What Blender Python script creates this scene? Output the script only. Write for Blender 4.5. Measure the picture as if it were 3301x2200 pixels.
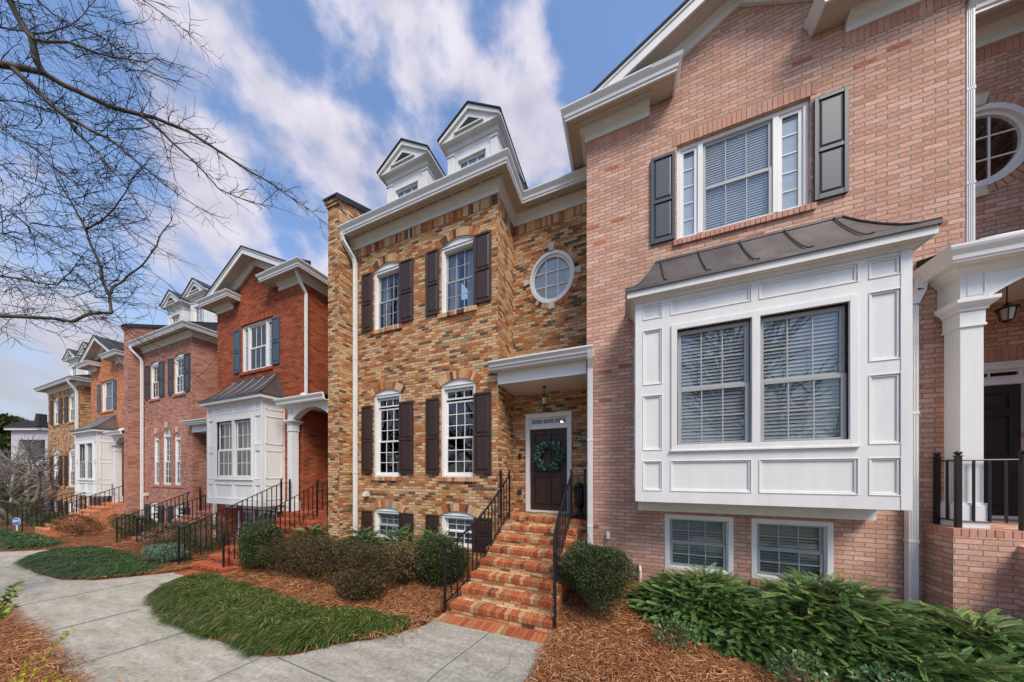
import bpy, math, random
import numpy as np
from mathutils import Vector, Matrix
from mathutils.geometry import delaunay_2d_cdt
R=math.radians
rng=np.random.default_rng(7); random.seed(7)
ZO=2.42            # camera height above the walk; all heights below are measured from the camera's level
scn=bpy.context.scene
for o in list(bpy.data.objects): bpy.data.objects.remove(o)
COL=scn.collection

# ------------------------------------------------------------ camera, world, sun, exposure
cam_d=bpy.data.cameras.new('camera'); cam=bpy.data.objects.new('camera',cam_d); COL.objects.link(cam)
cam.location=(0,0,ZO); cam.rotation_euler=(R(90),0,R(21.75))
cam_d.sensor_width=36; cam_d.lens=910/3301*36; cam_d.shift_x=0.0; cam_d.shift_y=(1526-1100)/3301
cam_d.clip_start=.05; cam_d.clip_end=2000
scn.camera=cam
SUN_EL,SUN_AZ=R(52),R(133)          # sun in front of the houses, a little to the right
w=bpy.data.worlds.new('World'); scn.world=w; w.use_nodes=True
nt=w.node_tree; nt.nodes.clear()
def N(t,tree=None,**k):
    n=(tree or nt).nodes.new(t)
    for a,b in k.items(): setattr(n,a,b)
    return n
def lk(a,b,tree=None): (tree or nt).links.new(a,b)
out=N('ShaderNodeOutputWorld'); bg=N('ShaderNodeBackground'); lk(bg.outputs[0],out.inputs[0])
sky=N('ShaderNodeTexSky',sky_type='NISHITA',sun_disc=False,sun_elevation=SUN_EL,sun_rotation=SUN_AZ,air_density=1.15,dust_density=.6,ozone_density=2.2)
bg.inputs['Strength'].default_value=.125
def M(op,a,b=None,c=None,tree=None,clamp=False):
    n=N('ShaderNodeMath',tree,operation=op); n.use_clamp=clamp
    for i,v in enumerate((a,b,c)):
        if v is None: continue
        if isinstance(v,(int,float)): n.inputs[i].default_value=v
        else: lk(v,n.inputs[i],tree)
    return n.outputs[0]
tc=N('ShaderNodeTexCoord'); vn=N('ShaderNodeVectorMath',operation='NORMALIZE'); lk(tc.outputs['Generated'],vn.inputs[0])
# clouds: banks round given bearings, edges broken by noise
def pdir(px,py):      # bearing of a cloud bank
    f,cx,cy,yaw=910.,1650.5,1526.,R(21.75)
    v=Vector(((px-cx)/f,1,-(py-cy)/f)); v.rotate(Matrix.Rotation(yaw,3,'Z')); return v.normalized()
mp=N('ShaderNodeMapping'); mp.inputs['Scale'].default_value=(1,1,1.25); lk(vn.outputs[0],mp.inputs[0])
nz=N('ShaderNodeTexNoise'); nz.inputs['Scale'].default_value=5.2; nz.inputs['Detail'].default_value=10; nz.inputs['Roughness'].default_value=.52; nz.inputs['Distortion'].default_value=.12
lk(mp.outputs[0],nz.inputs['Vector'])
nz2=N('ShaderNodeTexNoise'); nz2.inputs['Scale'].default_value=9.; nz2.inputs['Detail'].default_value=6; lk(mp.outputs[0],nz2.inputs['Vector'])
acc=None
for px,py,rad,amp in [(1180,260,.15,.40),(1420,400,.15,.46),(1060,430,.19,.44),(1230,560,.2,.46),(1500,560,.12,.36),(960,720,.17,.42),(740,290,.11,.36),(830,480,.12,.30),(900,880,.13,.36),(700,860,.10,.24),
                      (1770,450,.08,.44),(1690,130,.05,.36),(1080,60,.08,.28),(820,50,.08,.16),(330,1100,.18,.20),(150,1260,.24,.26),(250,800,.2,.08),(1640,420,.06,.2),(450,830,.08,.10)]:
    d=pdir(px,py)
    dn=N('ShaderNodeVectorMath',operation='DISTANCE'); lk(vn.outputs[0],dn.inputs[0]); dn.inputs[1].default_value=d
    q=M('DIVIDE',dn.outputs['Value'],rad); q=M('MULTIPLY',q,q); q=M('MULTIPLY',q,-1.); q=M('EXPONENT',q); q=M('MULTIPLY',q,amp)
    acc=q if acc is None else M('ADD',acc,q)
sepw=N('ShaderNodeSeparateXYZ'); lk(vn.outputs[0],sepw.inputs[0])
bm_=N('ShaderNodeMapRange',interpolation_type='SMOOTHSTEP'); lk(sepw.outputs[1],bm_.inputs[0]); bm_.inputs[1].default_value=.25; bm_.inputs[2].default_value=-.3; bm_.inputs[3].default_value=0; bm_.inputs[4].default_value=.2
back=bm_.outputs[0]     # more cloud over the street side
s=M('ADD',M('MULTIPLY_ADD',nz.outputs['Fac'],1.7,-.35),M('MINIMUM',acc,.46)); s=M('ADD',s,back); s=M('ADD',s,M('MULTIPLY',M('SUBTRACT',nz2.outputs['Fac'],.5),.16))
mr=N('ShaderNodeMapRange',interpolation_type='SMOOTHSTEP'); lk(s,mr.inputs[0]); mr.inputs[1].default_value=.70; mr.inputs[2].default_value=1.0
cc=N('ShaderNodeValToRGB'); lk(nz2.outputs['Fac'],cc.inputs[0])
cc.color_ramp.elements[0].position=.3; cc.color_ramp.elements[0].color=(4.3,4.2,5.2,1); cc.color_ramp.elements[1].position=.66; cc.color_ramp.elements[1].color=(6.9,6.5,7.2,1)
for e in cc.color_ramp.elements: e.color=tuple(c/8 for c in e.color[:3])+(1,)
cs=N('ShaderNodeVectorMath',operation='SCALE'); lk(cc.outputs[0],cs.inputs[0]); cs.inputs['Scale'].default_value=7.3
sk=N('ShaderNodeVectorMath',operation='MULTIPLY'); lk(sky.outputs[0],sk.inputs[0]); sk.inputs[1].default_value=(1.55,1.58,1.70)
mx=N('ShaderNodeMix',data_type='RGBA'); lk(M('MULTIPLY',mr.outputs[0],.93),mx.inputs[0]); lk(sk.outputs[0],mx.inputs[6]); lk(cs.outputs[0],mx.inputs[7])
hz=N('ShaderNodeMapRange',interpolation_type='SMOOTHSTEP'); lk(sepw.outputs[2],hz.inputs[0]); hz.inputs[1].default_value=-.05; hz.inputs[2].default_value=.60; hz.inputs[3].default_value=.9; hz.inputs[4].default_value=0
hm=N('ShaderNodeMix',data_type='RGBA'); lk(hz.outputs[0],hm.inputs[0]); lk(mx.outputs[2],hm.inputs[6]); hm.inputs[7].default_value=(3.15,3.25,3.75,1)
lk(hm.outputs[2],bg.inputs[0])
sd=bpy.data.lights.new('sun','SUN'); sd.energy=3.6; sd.angle=R(24); sd.color=(1,.90,.76)
sun=bpy.data.objects.new('sun',sd); COL.objects.link(sun)
dsun=Vector((math.sin(SUN_AZ)*math.cos(SUN_EL),math.cos(SUN_AZ)*math.cos(SUN_EL),math.sin(SUN_EL)))
sun.rotation_euler=(-dsun).to_track_quat('-Z','Y').to_euler(); sun.location=dsun*30
scn.view_settings.view_transform='Standard'; scn.view_settings.look='None'; scn.view_settings.exposure=.19; scn.view_settings.gamma=1
scn.render.engine='CYCLES'; scn.cycles.max_bounces=6; scn.cycles.transparent_max_bounces=12

# ------------------------------------------------------------ materials
MATS={}
def newmat(name):
    m=bpy.data.materials.new(name); m.use_nodes=True; t=m.node_tree; t.nodes.clear()
    o=t.nodes.new('ShaderNodeOutputMaterial'); p=t.nodes.new('ShaderNodeBsdfPrincipled'); t.links.new(p.outputs[0],o.inputs[0])
    MATS[name]=m; return m,t,p,o
def paint(name,col,rough=.5,noise=.06,scale=3.,bump=.0,metal=0.,spec=.5,streak=False):
    m,t,p,o=newmat(name)
    g=N('ShaderNodeNewGeometry',t); n=N('ShaderNodeTexNoise',t); n.inputs['Scale'].default_value=scale; n.inputs['Detail'].default_value=7; n.inputs['Roughness'].default_value=.65
    if streak:
        mm=N('ShaderNodeMapping',t); mm.inputs['Scale'].default_value=(1,1,.16); lk(g.outputs['Position'],mm.inputs[0],t); lk(mm.outputs[0],n.inputs['Vector'],t)
    else: lk(g.outputs['Position'],n.inputs['Vector'],t)
    r=N('ShaderNodeValToRGB',t); lk(n.outputs['Fac'],r.inputs[0],t)
    r.color_ramp.elements[0].position=.3; r.color_ramp.elements[1].position=.72
    r.color_ramp.elements[0].color=tuple(max(0,c*(1-2*noise)) for c in col)+(1,); r.color_ramp.elements[1].color=tuple(min(1,c*(1+noise)) for c in col)+(1,)
    lk(r.outputs[0],p.inputs['Base Color'],t); p.inputs['Roughness'].default_value=rough; p.inputs['Metallic'].default_value=metal; p.inputs['Specular IOR Level'].default_value=spec
    if bump:
        b=N('ShaderNodeBump',t); b.inputs['Strength'].default_value=bump; b.inputs['Distance'].default_value=.01
        n2=N('ShaderNodeTexNoise',t); n2.inputs['Scale'].default_value=scale*12; n2.inputs['Detail'].default_value=4; lk(g.outputs['Position'],n2.inputs['Vector'],t)
        lk(n2.outputs['Fac'],b.inputs['Height'],t); lk(b.outputs[0],p.inputs['Normal'],t)
    return m
def ramp(t,stops,interp='CONSTANT'):
    r=N('ShaderNodeValToRGB',t); r.color_ramp.interpolation=interp; e=r.color_ramp.elements
    while len(e)>1: e.remove(e[-1])
    e[0].position=stops[0][0]; e[0].color=tuple(stops[0][1])+(1,)
    for p,c in stops[1:]:
        x=e.new(p); x.color=tuple(c)+(1,)
    return r
BL,BH=.243,.0714
def brick(name,pal,mortar,L=BL,H=BH,joint=.011,wob=.004,bump=.6,mott=.5,white=None,soldier=False):
    m,t,p,o=newmat(name)
    g=N('ShaderNodeNewGeometry',t); sp=N('ShaderNodeSeparateXYZ',t); lk(g.outputs['Position'],sp.inputs[0],t); sn=N('ShaderNodeSeparateXYZ',t); lk(g.outputs['True Normal'],sn.inputs[0],t)
    x,y,z=sp.outputs; ax=M('ABSOLUTE',sn.outputs[0],tree=t); az=M('ABSOLUTE',sn.outputs[2],tree=t)
    sx=M('GREATER_THAN',ax,.6,tree=t); sz=M('GREATER_THAN',az,.6,tree=t)
    def mixf(f,a,b):
        n=N('ShaderNodeMix',t); lk(f,n.inputs[0],t); lk(a,n.inputs[2],t); lk(b,n.inputs[3],t); return n.outputs[0]
    u=mixf(sx,x,y); v=mixf(sz,z,y)
    nw=N('ShaderNodeTexNoise',t); nw.inputs['Scale'].default_value=9; nw.inputs['Detail'].default_value=2; lk(g.outputs['Position'],nw.inputs['Vector'],t)
    sw=N('ShaderNodeSeparateXYZ',t); lk(nw.outputs['Color'],sw.inputs[0],t)
    u=M('ADD',u,M('MULTIPLY',M('SUBTRACT',sw.outputs[0],.5,tree=t),wob*3,tree=t),tree=t)
    v=M('ADD',v,M('MULTIPLY',M('SUBTRACT',sw.outputs[1],.5,tree=t),wob*3,tree=t),tree=t)
    if soldier: u,v=M('ADD',u,.02,tree=t),M('ADD',v,.0,tree=t)
    vr=M('DIVIDE',v,H,tree=t); row=M('FLOOR',vr,tree=t)
    off=M('MULTIPLY',M('MODULO',M('ABSOLUTE',row,tree=t),2.,tree=t),.5 if not soldier else 0.,tree=t)
    ur=M('ADD',M('DIVIDE',u,L,tree=t),off,tree=t); colm=M('FLOOR',ur,tree=t)
    fu=M('MULTIPLY',M('FRACT',ur,tree=t),L,tree=t); fv=M('MULTIPLY',M('FRACT',vr,tree=t),H,tree=t)
    du=M('MINIMUM',fu,M('SUBTRACT',L,fu,tree=t),tree=t); dv=M('MINIMUM',fv,M('SUBTRACT',H,fv,tree=t),tree=t)
    d=M('MINIMUM',du,dv,tree=t)
    ne=N('ShaderNodeTexNoise',t); ne.inputs['Scale'].default_value=45; ne.inputs['Detail'].default_value=3; lk(g.outputs['Position'],ne.inputs['Vector'],t)
    d=M('ADD',d,M('MULTIPLY',M('SUBTRACT',ne.outputs['Fac'],.5,tree=t),wob*1.6,tree=t),tree=t)
    mk=N('ShaderNodeMapRange',t); lk(d,mk.inputs[0],t); mk.inputs[1].default_value=joint*.42; mk.inputs[2].default_value=joint*.75
    cv=N('ShaderNodeCombineXYZ',t); lk(colm,cv.inputs[0],t); lk(row,cv.inputs[1],t); lk(M('MULTIPLY',sx,7.,tree=t),cv.inputs[2],t)
    wn=N('ShaderNodeTexWhiteNoise',t,noise_dimensions='3D'); lk(cv.outputs[0],wn.inputs['Vector'],t)
    rp=ramp(t,pal); lk(wn.outputs['Value'],rp.inputs[0],t)
    # mottling inside each brick
    nm=N('ShaderNodeTexNoise',t); nm.inputs['Scale'].default_value=28; nm.inputs['Detail'].default_value=5; nm.inputs['Roughness'].default_value=.7; lk(g.outputs['Position'],nm.inputs['Vector'],t)
    hv=N('ShaderNodeHueSaturation',t); lk(rp.outputs[0],hv.inputs['Color'],t)
    val=M('ADD',1-mott*.5,M('MULTIPLY',nm.outputs['Fac'],mott,tree=t),tree=t)
    ws=N('ShaderNodeSeparateXYZ',t); lk(wn.outputs['Color'],ws.inputs[0],t)
    val=M('MULTIPLY',val,M('ADD',.88,M('MULTIPLY',ws.outputs[1],.24,tree=t),tree=t),tree=t); lk(val,hv.inputs['Value'],t)
    c=hv.outputs[0]
    if white:
        mw=N('ShaderNodeMix',t,data_type='RGBA'); r2=N('ShaderNodeMapRange',t); lk(nm.outputs['Fac'],r2.inputs[0],t); r2.inputs[1].default_value=.53; r2.inputs[2].default_value=.7; r2.inputs[4].default_value=white[1]
        lk(r2.outputs[0],mw.inputs[0],t); lk(c,mw.inputs[6],t); mw.inputs[7].default_value=white[0]+(1,); c=mw.outputs[2]
    # weathering patches across the wall
    nl=N('ShaderNodeTexNoise',t); nl.inputs['Scale'].default_value=.9; nl.inputs['Detail'].default_value=6; lk(g.outputs['Position'],nl.inputs['Vector'],t)
    mm=N('ShaderNodeMix',t,data_type='RGBA'); lk(mk.outputs[0],mm.inputs[0],t); mm.inputs[6].default_value=tuple(mortar)+(1,); lk(c,mm.inputs[7],t)
    h2=N('ShaderNodeHueSaturation',t); lk(mm.outputs[2],h2.inputs['Color'],t); lk(M('ADD',.70,M('MULTIPLY',nl.outputs['Fac'],.6,tree=t),tree=t),h2.inputs['Value'],t)
    lk(h2.outputs[0],p.inputs['Base Color'],t); p.inputs['Roughness'].default_value=.9; p.inputs['Specular IOR Level'].default_value=.25
    b=N('ShaderNodeBump',t); b.inputs['Strength'].default_value=bump; b.inputs['Distance'].default_value=.012
    lk(M('ADD',mk.outputs[0],M('MULTIPLY',nm.outputs['Fac'],.5,tree=t),tree=t),b.inputs['Height'],t); lk(b.outputs[0],p.inputs['Normal'],t)
    return m
def islandmat(name,pal,rough=.8,mott=.35,scale=30,interp='CONSTANT',trans=0.,spec=.3,bump=.3):
    m,t,p,o=newmat(name); g=N('ShaderNodeNewGeometry',t)
    oi=N('ShaderNodeObjectInfo',t); rp=ramp(t,pal,interp); lk(M('FRACT',M('MULTIPLY_ADD',oi.outputs['Random'],7.31,g.outputs['Random Per Island'],tree=t),tree=t),rp.inputs[0],t)
    nm=N('ShaderNodeTexNoise',t); nm.inputs['Scale'].default_value=scale; nm.inputs['Detail'].default_value=4; lk(g.outputs['Position'],nm.inputs['Vector'],t)
    hv=N('ShaderNodeHueSaturation',t); lk(rp.outputs[0],hv.inputs['Color'],t); lk(M('ADD',1-mott*.5,M('MULTIPLY',nm.outputs['Fac'],mott,tree=t),tree=t),hv.inputs['Value'],t)
    lk(hv.outputs[0],p.inputs['Base Color'],t); p.inputs['Roughness'].default_value=rough; p.inputs['Specular IOR Level'].default_value=spec
    if trans:
        tr=N('ShaderNodeBsdfTranslucent',t); lk(hv.outputs[0],tr.inputs[0],t); ms=N('ShaderNodeMixShader',t); ms.inputs[0].default_value=trans
        lk(p.outputs[0],ms.inputs[1],t); lk(tr.outputs[0],ms.inputs[2],t); lk(ms.outputs[0],o.inputs[0],t)
    if bump:
        b=N('ShaderNodeBump',t); b.inputs['Strength'].default_value=bump; b.inputs['Distance'].default_value=.006; lk(nm.outputs['Fac'],b.inputs['Height'],t); lk(b.outputs[0],p.inputs['Normal'],t)
    return m
PAL_CREAM=[(0,(.60,.39,.22)),(.18,(.53,.32,.16)),(.34,(.49,.22,.09)),(.46,(.40,.125,.042)),(.60,(.58,.39,.23)),(.70,(.44,.175,.065)),(.80,(.31,.085,.034)),(.87,(.11,.06,.045)),(.94,(.075,.05,.042)),(.97,(.28,.24,.16))]
PAL_STEP=[(0,(.36,.095,.035)),(.25,(.42,.14,.055)),(.48,(.30,.075,.03)),(.66,(.44,.26,.14)),(.78,(.33,.16,.07)),(.86,(.38,.11,.04)),(.94,(.12,.06,.04))]
PAL_PINK=[(0,(0.521,0.277,0.197)),(.25,(0.554,0.311,0.227)),(.5,(0.479,0.239,0.160)),(.72,(0.571,0.336,0.252)),(.9,(0.504,0.252,0.160)),(.985,(0.420,0.109,0.046))]
PAL_RED=[(0,(.31,.068,.026)),(.3,(.36,.085,.034)),(.55,(.27,.055,.022)),(.75,(.38,.105,.045)),(.92,(.17,.05,.03))]
PAL_ROSE=[(0,(.40,.165,.115)),(.3,(.46,.20,.14)),(.55,(.36,.14,.10)),(.75,(.48,.23,.165)),(.93,(.25,.11,.085))]
PAL_ORNG=[(0,(.50,.17,.075)),(.3,(.55,.21,.10)),(.6,(.45,.135,.06)),(.8,(.58,.26,.13))]
B_CREAM=brick('tumbled_tan_brick',PAL_CREAM,(.30,.20,.09),L=.215,wob=.008,joint=.013,bump=.9,mott=.7,white=((.72,.60,.45),.55))
B_PINK=brick('pink_brick',[(p,(c[0]*1.18,c[1]*1.17,c[2]*1.17)) for p,c in PAL_PINK],(.30,.28,.24),wob=.004,joint=.010,bump=.9,mott=.5,white=((.80,.63,.56),.6))
B_RED=brick('red_brick',PAL_RED,(.20,.085,.05),wob=.003,joint=.009)
B_ROSE=brick('rose_brick',PAL_ROSE,(.34,.25,.20),wob=.003,joint=.010)
B_ORNG=brick('orange_brick',PAL_ORNG,(.40,.24,.15),wob=.003,joint=.010)
S_CREAM=islandmat('tumbled_brick_units',PAL_CREAM,mott=.6); S_STEP=islandmat('step_brick_units',PAL_STEP,mott=.6)
S_PINK=islandmat('pink_brick_units',[(0,(.52,.27,.19)),(.5,(.47,.225,.15)),(.8,(.55,.31,.23))],mott=.4)
S_RED=islandmat('red_brick_units',PAL_RED[:4],mott=.4); S_ROSE=islandmat('rose_brick_units',PAL_ROSE[:4],mott=.4); S_ORNG=islandmat('orange_brick_units',PAL_ORNG,mott=.4)
MORTAR=paint('mortar',(.36,.27,.15),.95,.1,20,.3)
MORTAR_R=paint('mortar_red',(.30,.14,.09),.95,.1,20,.3); MORTAR_P=paint('mortar_grey',(.38,.36,.32),.95,.1,20,.3)
WHITE=paint('white_paint',(.77,.765,.745),.45,.055,2.6,.08,streak=True); WHITE2=paint('white_aluminium',(.75,.745,.725),.35,.03,4)
SOFFIT=paint('almond_soffit',(.56,.49,.42),.6,.04,2); GREYS=paint('grey_storm_sash',(.36,.37,.37),.45,.04,5)
BLACK=paint('black_iron',(.012,.012,.014),.35,.1,20,.1); RAILTOP=BLACK
SH_BROWN=paint('brown_shutter',(.042,.020,.015),.5,.08,6,.12,streak=True); SH_NAVY=paint('slate_shutter',(.036,.048,.068),.45,.08,6,.12,streak=True)
SH_BLUE=paint('blue_shutter',(.055,.085,.115),.45,.08,6); SH_BLACK=paint('dark_shutter',(.035,.04,.05),.45,.08,6)
DOORM=paint('brown_door',(.035,.014,.010),.5,.12,5,.08,streak=True); DOORB=paint('black_door',(.022,.022,.025),.4,.2,14,.15,streak=True)
COPPER=paint('aged_copper',(.115,.10,.095),.42,.22,2.2,.05,metal=.35,streak=True); SHINGLE=paint('dark_shingle',(.035,.034,.036),.9,.25,9,.5)
METAL=paint('dark_metal_cap',(.055,.06,.07),.4,.1,3,metal=.5); STONE=paint('keystone',(.60,.54,.44),.85,.08,10,.2)
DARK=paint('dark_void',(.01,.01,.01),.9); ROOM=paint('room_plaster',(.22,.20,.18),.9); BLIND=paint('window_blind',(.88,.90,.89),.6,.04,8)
BLINDL=paint('grey_green_blind',(.34,.38,.355),.6,.04,8); CURT=paint('curtain',(.55,.56,.56),.8,.1,5); CURT2=paint('cream_curtain',(.60,.55,.40),.8,.1,5); BRONZE=paint('aged_bronze',(.12,.10,.075),.4,.2,12,metal=.8)  # BLINDL: darker grey-green blind for the basement windows
TAUPE=paint('taupe_plastic',(.42,.27,.20),.5); BARK=paint('grey_bark',(.115,.10,.078),.9,.35,9,.5); TWIG=paint('twig',(.032,.026,.023),.9,.3,9)
BARK2=paint('pale_bark',(.33,.28,.22),.9,.3,6,.4); STEMB=paint('shrub_stem',(.22,.15,.09),.9,.3,9)
BULB,tB,pB,oB=newmat('lit_bulb'); pB.inputs['Emission Color'].default_value=(1,.55,.2,1); pB.inputs['Emission Strength'].default_value=14
GLASS,tg,pg,og=newmat('window_glass'); tg.nodes.remove(pg)
gl=N('ShaderNodeBsdfGlossy',tg); gl.inputs['Roughness'].default_value=.015; gl.inputs['Color'].default_value=(.92,.96,1,1)
tr=N('ShaderNodeBsdfTransparent',tg); tr.inputs[0].default_value=(.95,.97,.97,1)
fr=N('ShaderNodeLayerWeight',tg); fr.inputs['Blend'].default_value=.35; ms=N('ShaderNodeMixShader',tg)
lk(M('ADD',M('MULTIPLY',fr.outputs['Fresnel'],.75,tree=tg),.07,tree=tg,clamp=True),ms.inputs[0],tg); lk(tr.outputs[0],ms.inputs[1],tg); lk(gl.outputs[0],ms.inputs[2],tg); lk(ms.outputs[0],og.inputs[0],tg)
gp=N('ShaderNodeNewGeometry',tg); gn=N('ShaderNodeTexNoise',tg); gn.inputs['Scale'].default_value=1.4; gn.inputs['Detail'].default_value=1; lk(gp.outputs['Position'],gn.inputs['Vector'],tg)
gb=N('ShaderNodeBump',tg); gb.inputs['Strength'].default_value=.25; gb.inputs['Distance'].default_value=.03; lk(gn.outputs['Fac'],gb.inputs['Height'],tg); lk(gb.outputs[0],gl.inputs['Normal'],tg)
def tintmat(name,pal,rough=.5,trans=.12,spec=.5):
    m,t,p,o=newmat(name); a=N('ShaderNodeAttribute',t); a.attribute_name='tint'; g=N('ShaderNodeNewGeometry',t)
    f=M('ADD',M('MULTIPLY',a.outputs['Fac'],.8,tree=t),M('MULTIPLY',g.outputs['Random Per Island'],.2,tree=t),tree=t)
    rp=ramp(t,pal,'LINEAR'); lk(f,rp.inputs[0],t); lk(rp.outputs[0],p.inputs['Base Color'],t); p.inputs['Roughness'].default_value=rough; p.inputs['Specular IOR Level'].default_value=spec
    tr=N('ShaderNodeBsdfTranslucent',t); lk(rp.outputs[0],tr.inputs[0],t); ms=N('ShaderNodeMixShader',t); ms.inputs[0].default_value=trans
    lk(p.outputs[0],ms.inputs[1],t); lk(tr.outputs[0],ms.inputs[2],t); lk(ms.outputs[0],o.inputs[0],t); return m
def groundmat(name,stops,s1,s2,bump,aniso=None,rough=.95):
    m,t,p,o=newmat(name); g=N('ShaderNodeNewGeometry',t); mm=N('ShaderNodeMapping',t); lk(g.outputs['Position'],mm.inputs[0],t)
    if aniso: mm.inputs['Scale'].default_value=aniso
    a=N('ShaderNodeTexNoise',t); a.inputs['Scale'].default_value=s1; a.inputs['Detail'].default_value=8; a.inputs['Roughness'].default_value=.7; lk(mm.outputs[0],a.inputs['Vector'],t)
    b=N('ShaderNodeTexNoise',t); b.inputs['Scale'].default_value=s2; b.inputs['Detail'].default_value=4; b.inputs['Roughness'].default_value=.7; lk(g.outputs['Position'],b.inputs['Vector'],t)
    f=M('ADD',M('MULTIPLY',a.outputs['Fac'],.5,tree=t),M('MULTIPLY',b.outputs['Fac'],.5,tree=t),tree=t)
    r=ramp(t,stops,'LINEAR'); lk(f,r.inputs[0],t); lk(r.outputs[0],p.inputs['Base Color'],t); p.inputs['Roughness'].default_value=rough; p.inputs['Specular IOR Level'].default_value=.3
    bb=N('ShaderNodeBump',t); bb.inputs['Strength'].default_value=bump; bb.inputs['Distance'].default_value=.02; lk(b.outputs['Fac'],bb.inputs['Height'],t); lk(bb.outputs[0],p.inputs['Normal'],t)
    return m
CONC=groundmat('weathered_concrete',[(.34,(.20,.185,.145)),(.45,(.31,.29,.235)),(.53,(.385,.36,.30)),(.63,(.50,.475,.41))],1.3,22,.5,(1,4.5,1))
MULCH=groundmat('pine_straw_litter',[(.3,(.035,.013,.007)),(.45,(.11,.040,.017)),(.58,(.22,.085,.032)),(.7,(.33,.15,.06))],5,55,1.,None)
SOIL=groundmat('leaf_litter_ground',[(.3,(.05,.05,.02)),(.5,(.10,.09,.04)),(.7,(.16,.13,.06))],.3,12,.6)
ASPH=groundmat('asphalt',[(.3,(.04,.04,.04)),(.7,(.07,.07,.07))],.5,40,.3)
STRAW=islandmat('pine_needles',[(0,(.24,.085,.03)),(.3,(.38,.15,.052)),(.55,(.48,.225,.09)),(.75,(.14,.05,.022)),(.9,(.60,.36,.18))],.7,.2,bump=0,spec=.4)
LIRI=islandmat('liriope_blades',[(0,(.045,.085,.013)),(.24,(.075,.13,.02)),(.48,(.022,.048,.009)),(.68,(.125,.18,.035)),(.84,(.22,.21,.065)),(.93,(.38,.27,.13))],.5,.3,8,trans=.2,bump=0)
LIRI2=islandmat('mondo_blades',[(0,(.04,.095,.028)),(.3,(.065,.13,.035)),(.55,(.022,.055,.018)),(.75,(.11,.17,.05)),(.92,(.22,.21,.08))],.5,.3,8,trans=.2,bump=0)
BOX=islandmat('boxwood_leaves',[(0,(.030,.050,.014)),(.3,(.048,.075,.020)),(.6,(.020,.034,.011)),(.8,(.075,.11,.03)),(.93,(.12,.14,.04))],.5,.3,8,trans=.1,bump=0,spec=.4)
YEW=tintmat('yew_needles',[(0,(.018,.052,.011)),(.35,(.045,.12,.022)),(.65,(.09,.20,.038)),(.88,(.18,.30,.07)),(1,(.30,.31,.09))])
YEWD=tintmat('yew_needles_dark',[(0,(.02,.06,.015)),(.5,(.045,.125,.028)),(.85,(.09,.19,.045)),(1,(.24,.30,.10))])
NAND=islandmat('nandina_leaves',[(0,(.06,.06,.018)),(.22,(.05,.055,.018)),(.40,(.12,.055,.025)),(.60,(.09,.095,.022)),(.72,(.16,.07,.035)),(.84,(.045,.028,.018)),(.93,(.25,.15,.06))],.6,.3,8,trans=.1,bump=0)
NANDR=islandmat('russet_leaves',[(0,(.10,.10,.03)),(.3,(.30,.12,.05)),(.6,(.42,.20,.10)),(.8,(.09,.12,.035))],.6,.3,8,trans=.1,bump=0)
YLEAF=islandmat('yellow_leaves',[(0,(.42,.38,.03)),(.4,(.55,.48,.04)),(.7,(.28,.34,.04))],.45,.2,8,trans=.25,bump=0)
EUCA=islandmat('wreath_leaves',[(0,(.04,.10,.085)),(.3,(.07,.16,.13)),(.6,(.03,.075,.06)),(.85,(.16,.24,.20))],.5,.2,8,trans=.1,bump=0)
EVG=islandmat('evergreen_leaves',[(0,(.035,.055,.015)),(.35,(.06,.085,.02)),(.6,(.025,.04,.012)),(.8,(.13,.14,.03)),(.93,(.10,.12,.03))],.6,.3,2,trans=.1,bump=0)
RUST=paint('rusted_steel',(.16,.055,.03),.8,.25,6,.3); REDP=paint('red_paint',(.35,.05,.03),.5); YEL=paint('yellow_cable',(.62,.33,.04),.5); BLUE=paint('sign_blue',(.02,.11,.55),.4)
GOLD=paint('brass_numerals',(.45,.33,.13),.4,metal=.6); LGLASS=paint('lantern_glass',(.55,.52,.45),.15)
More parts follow.
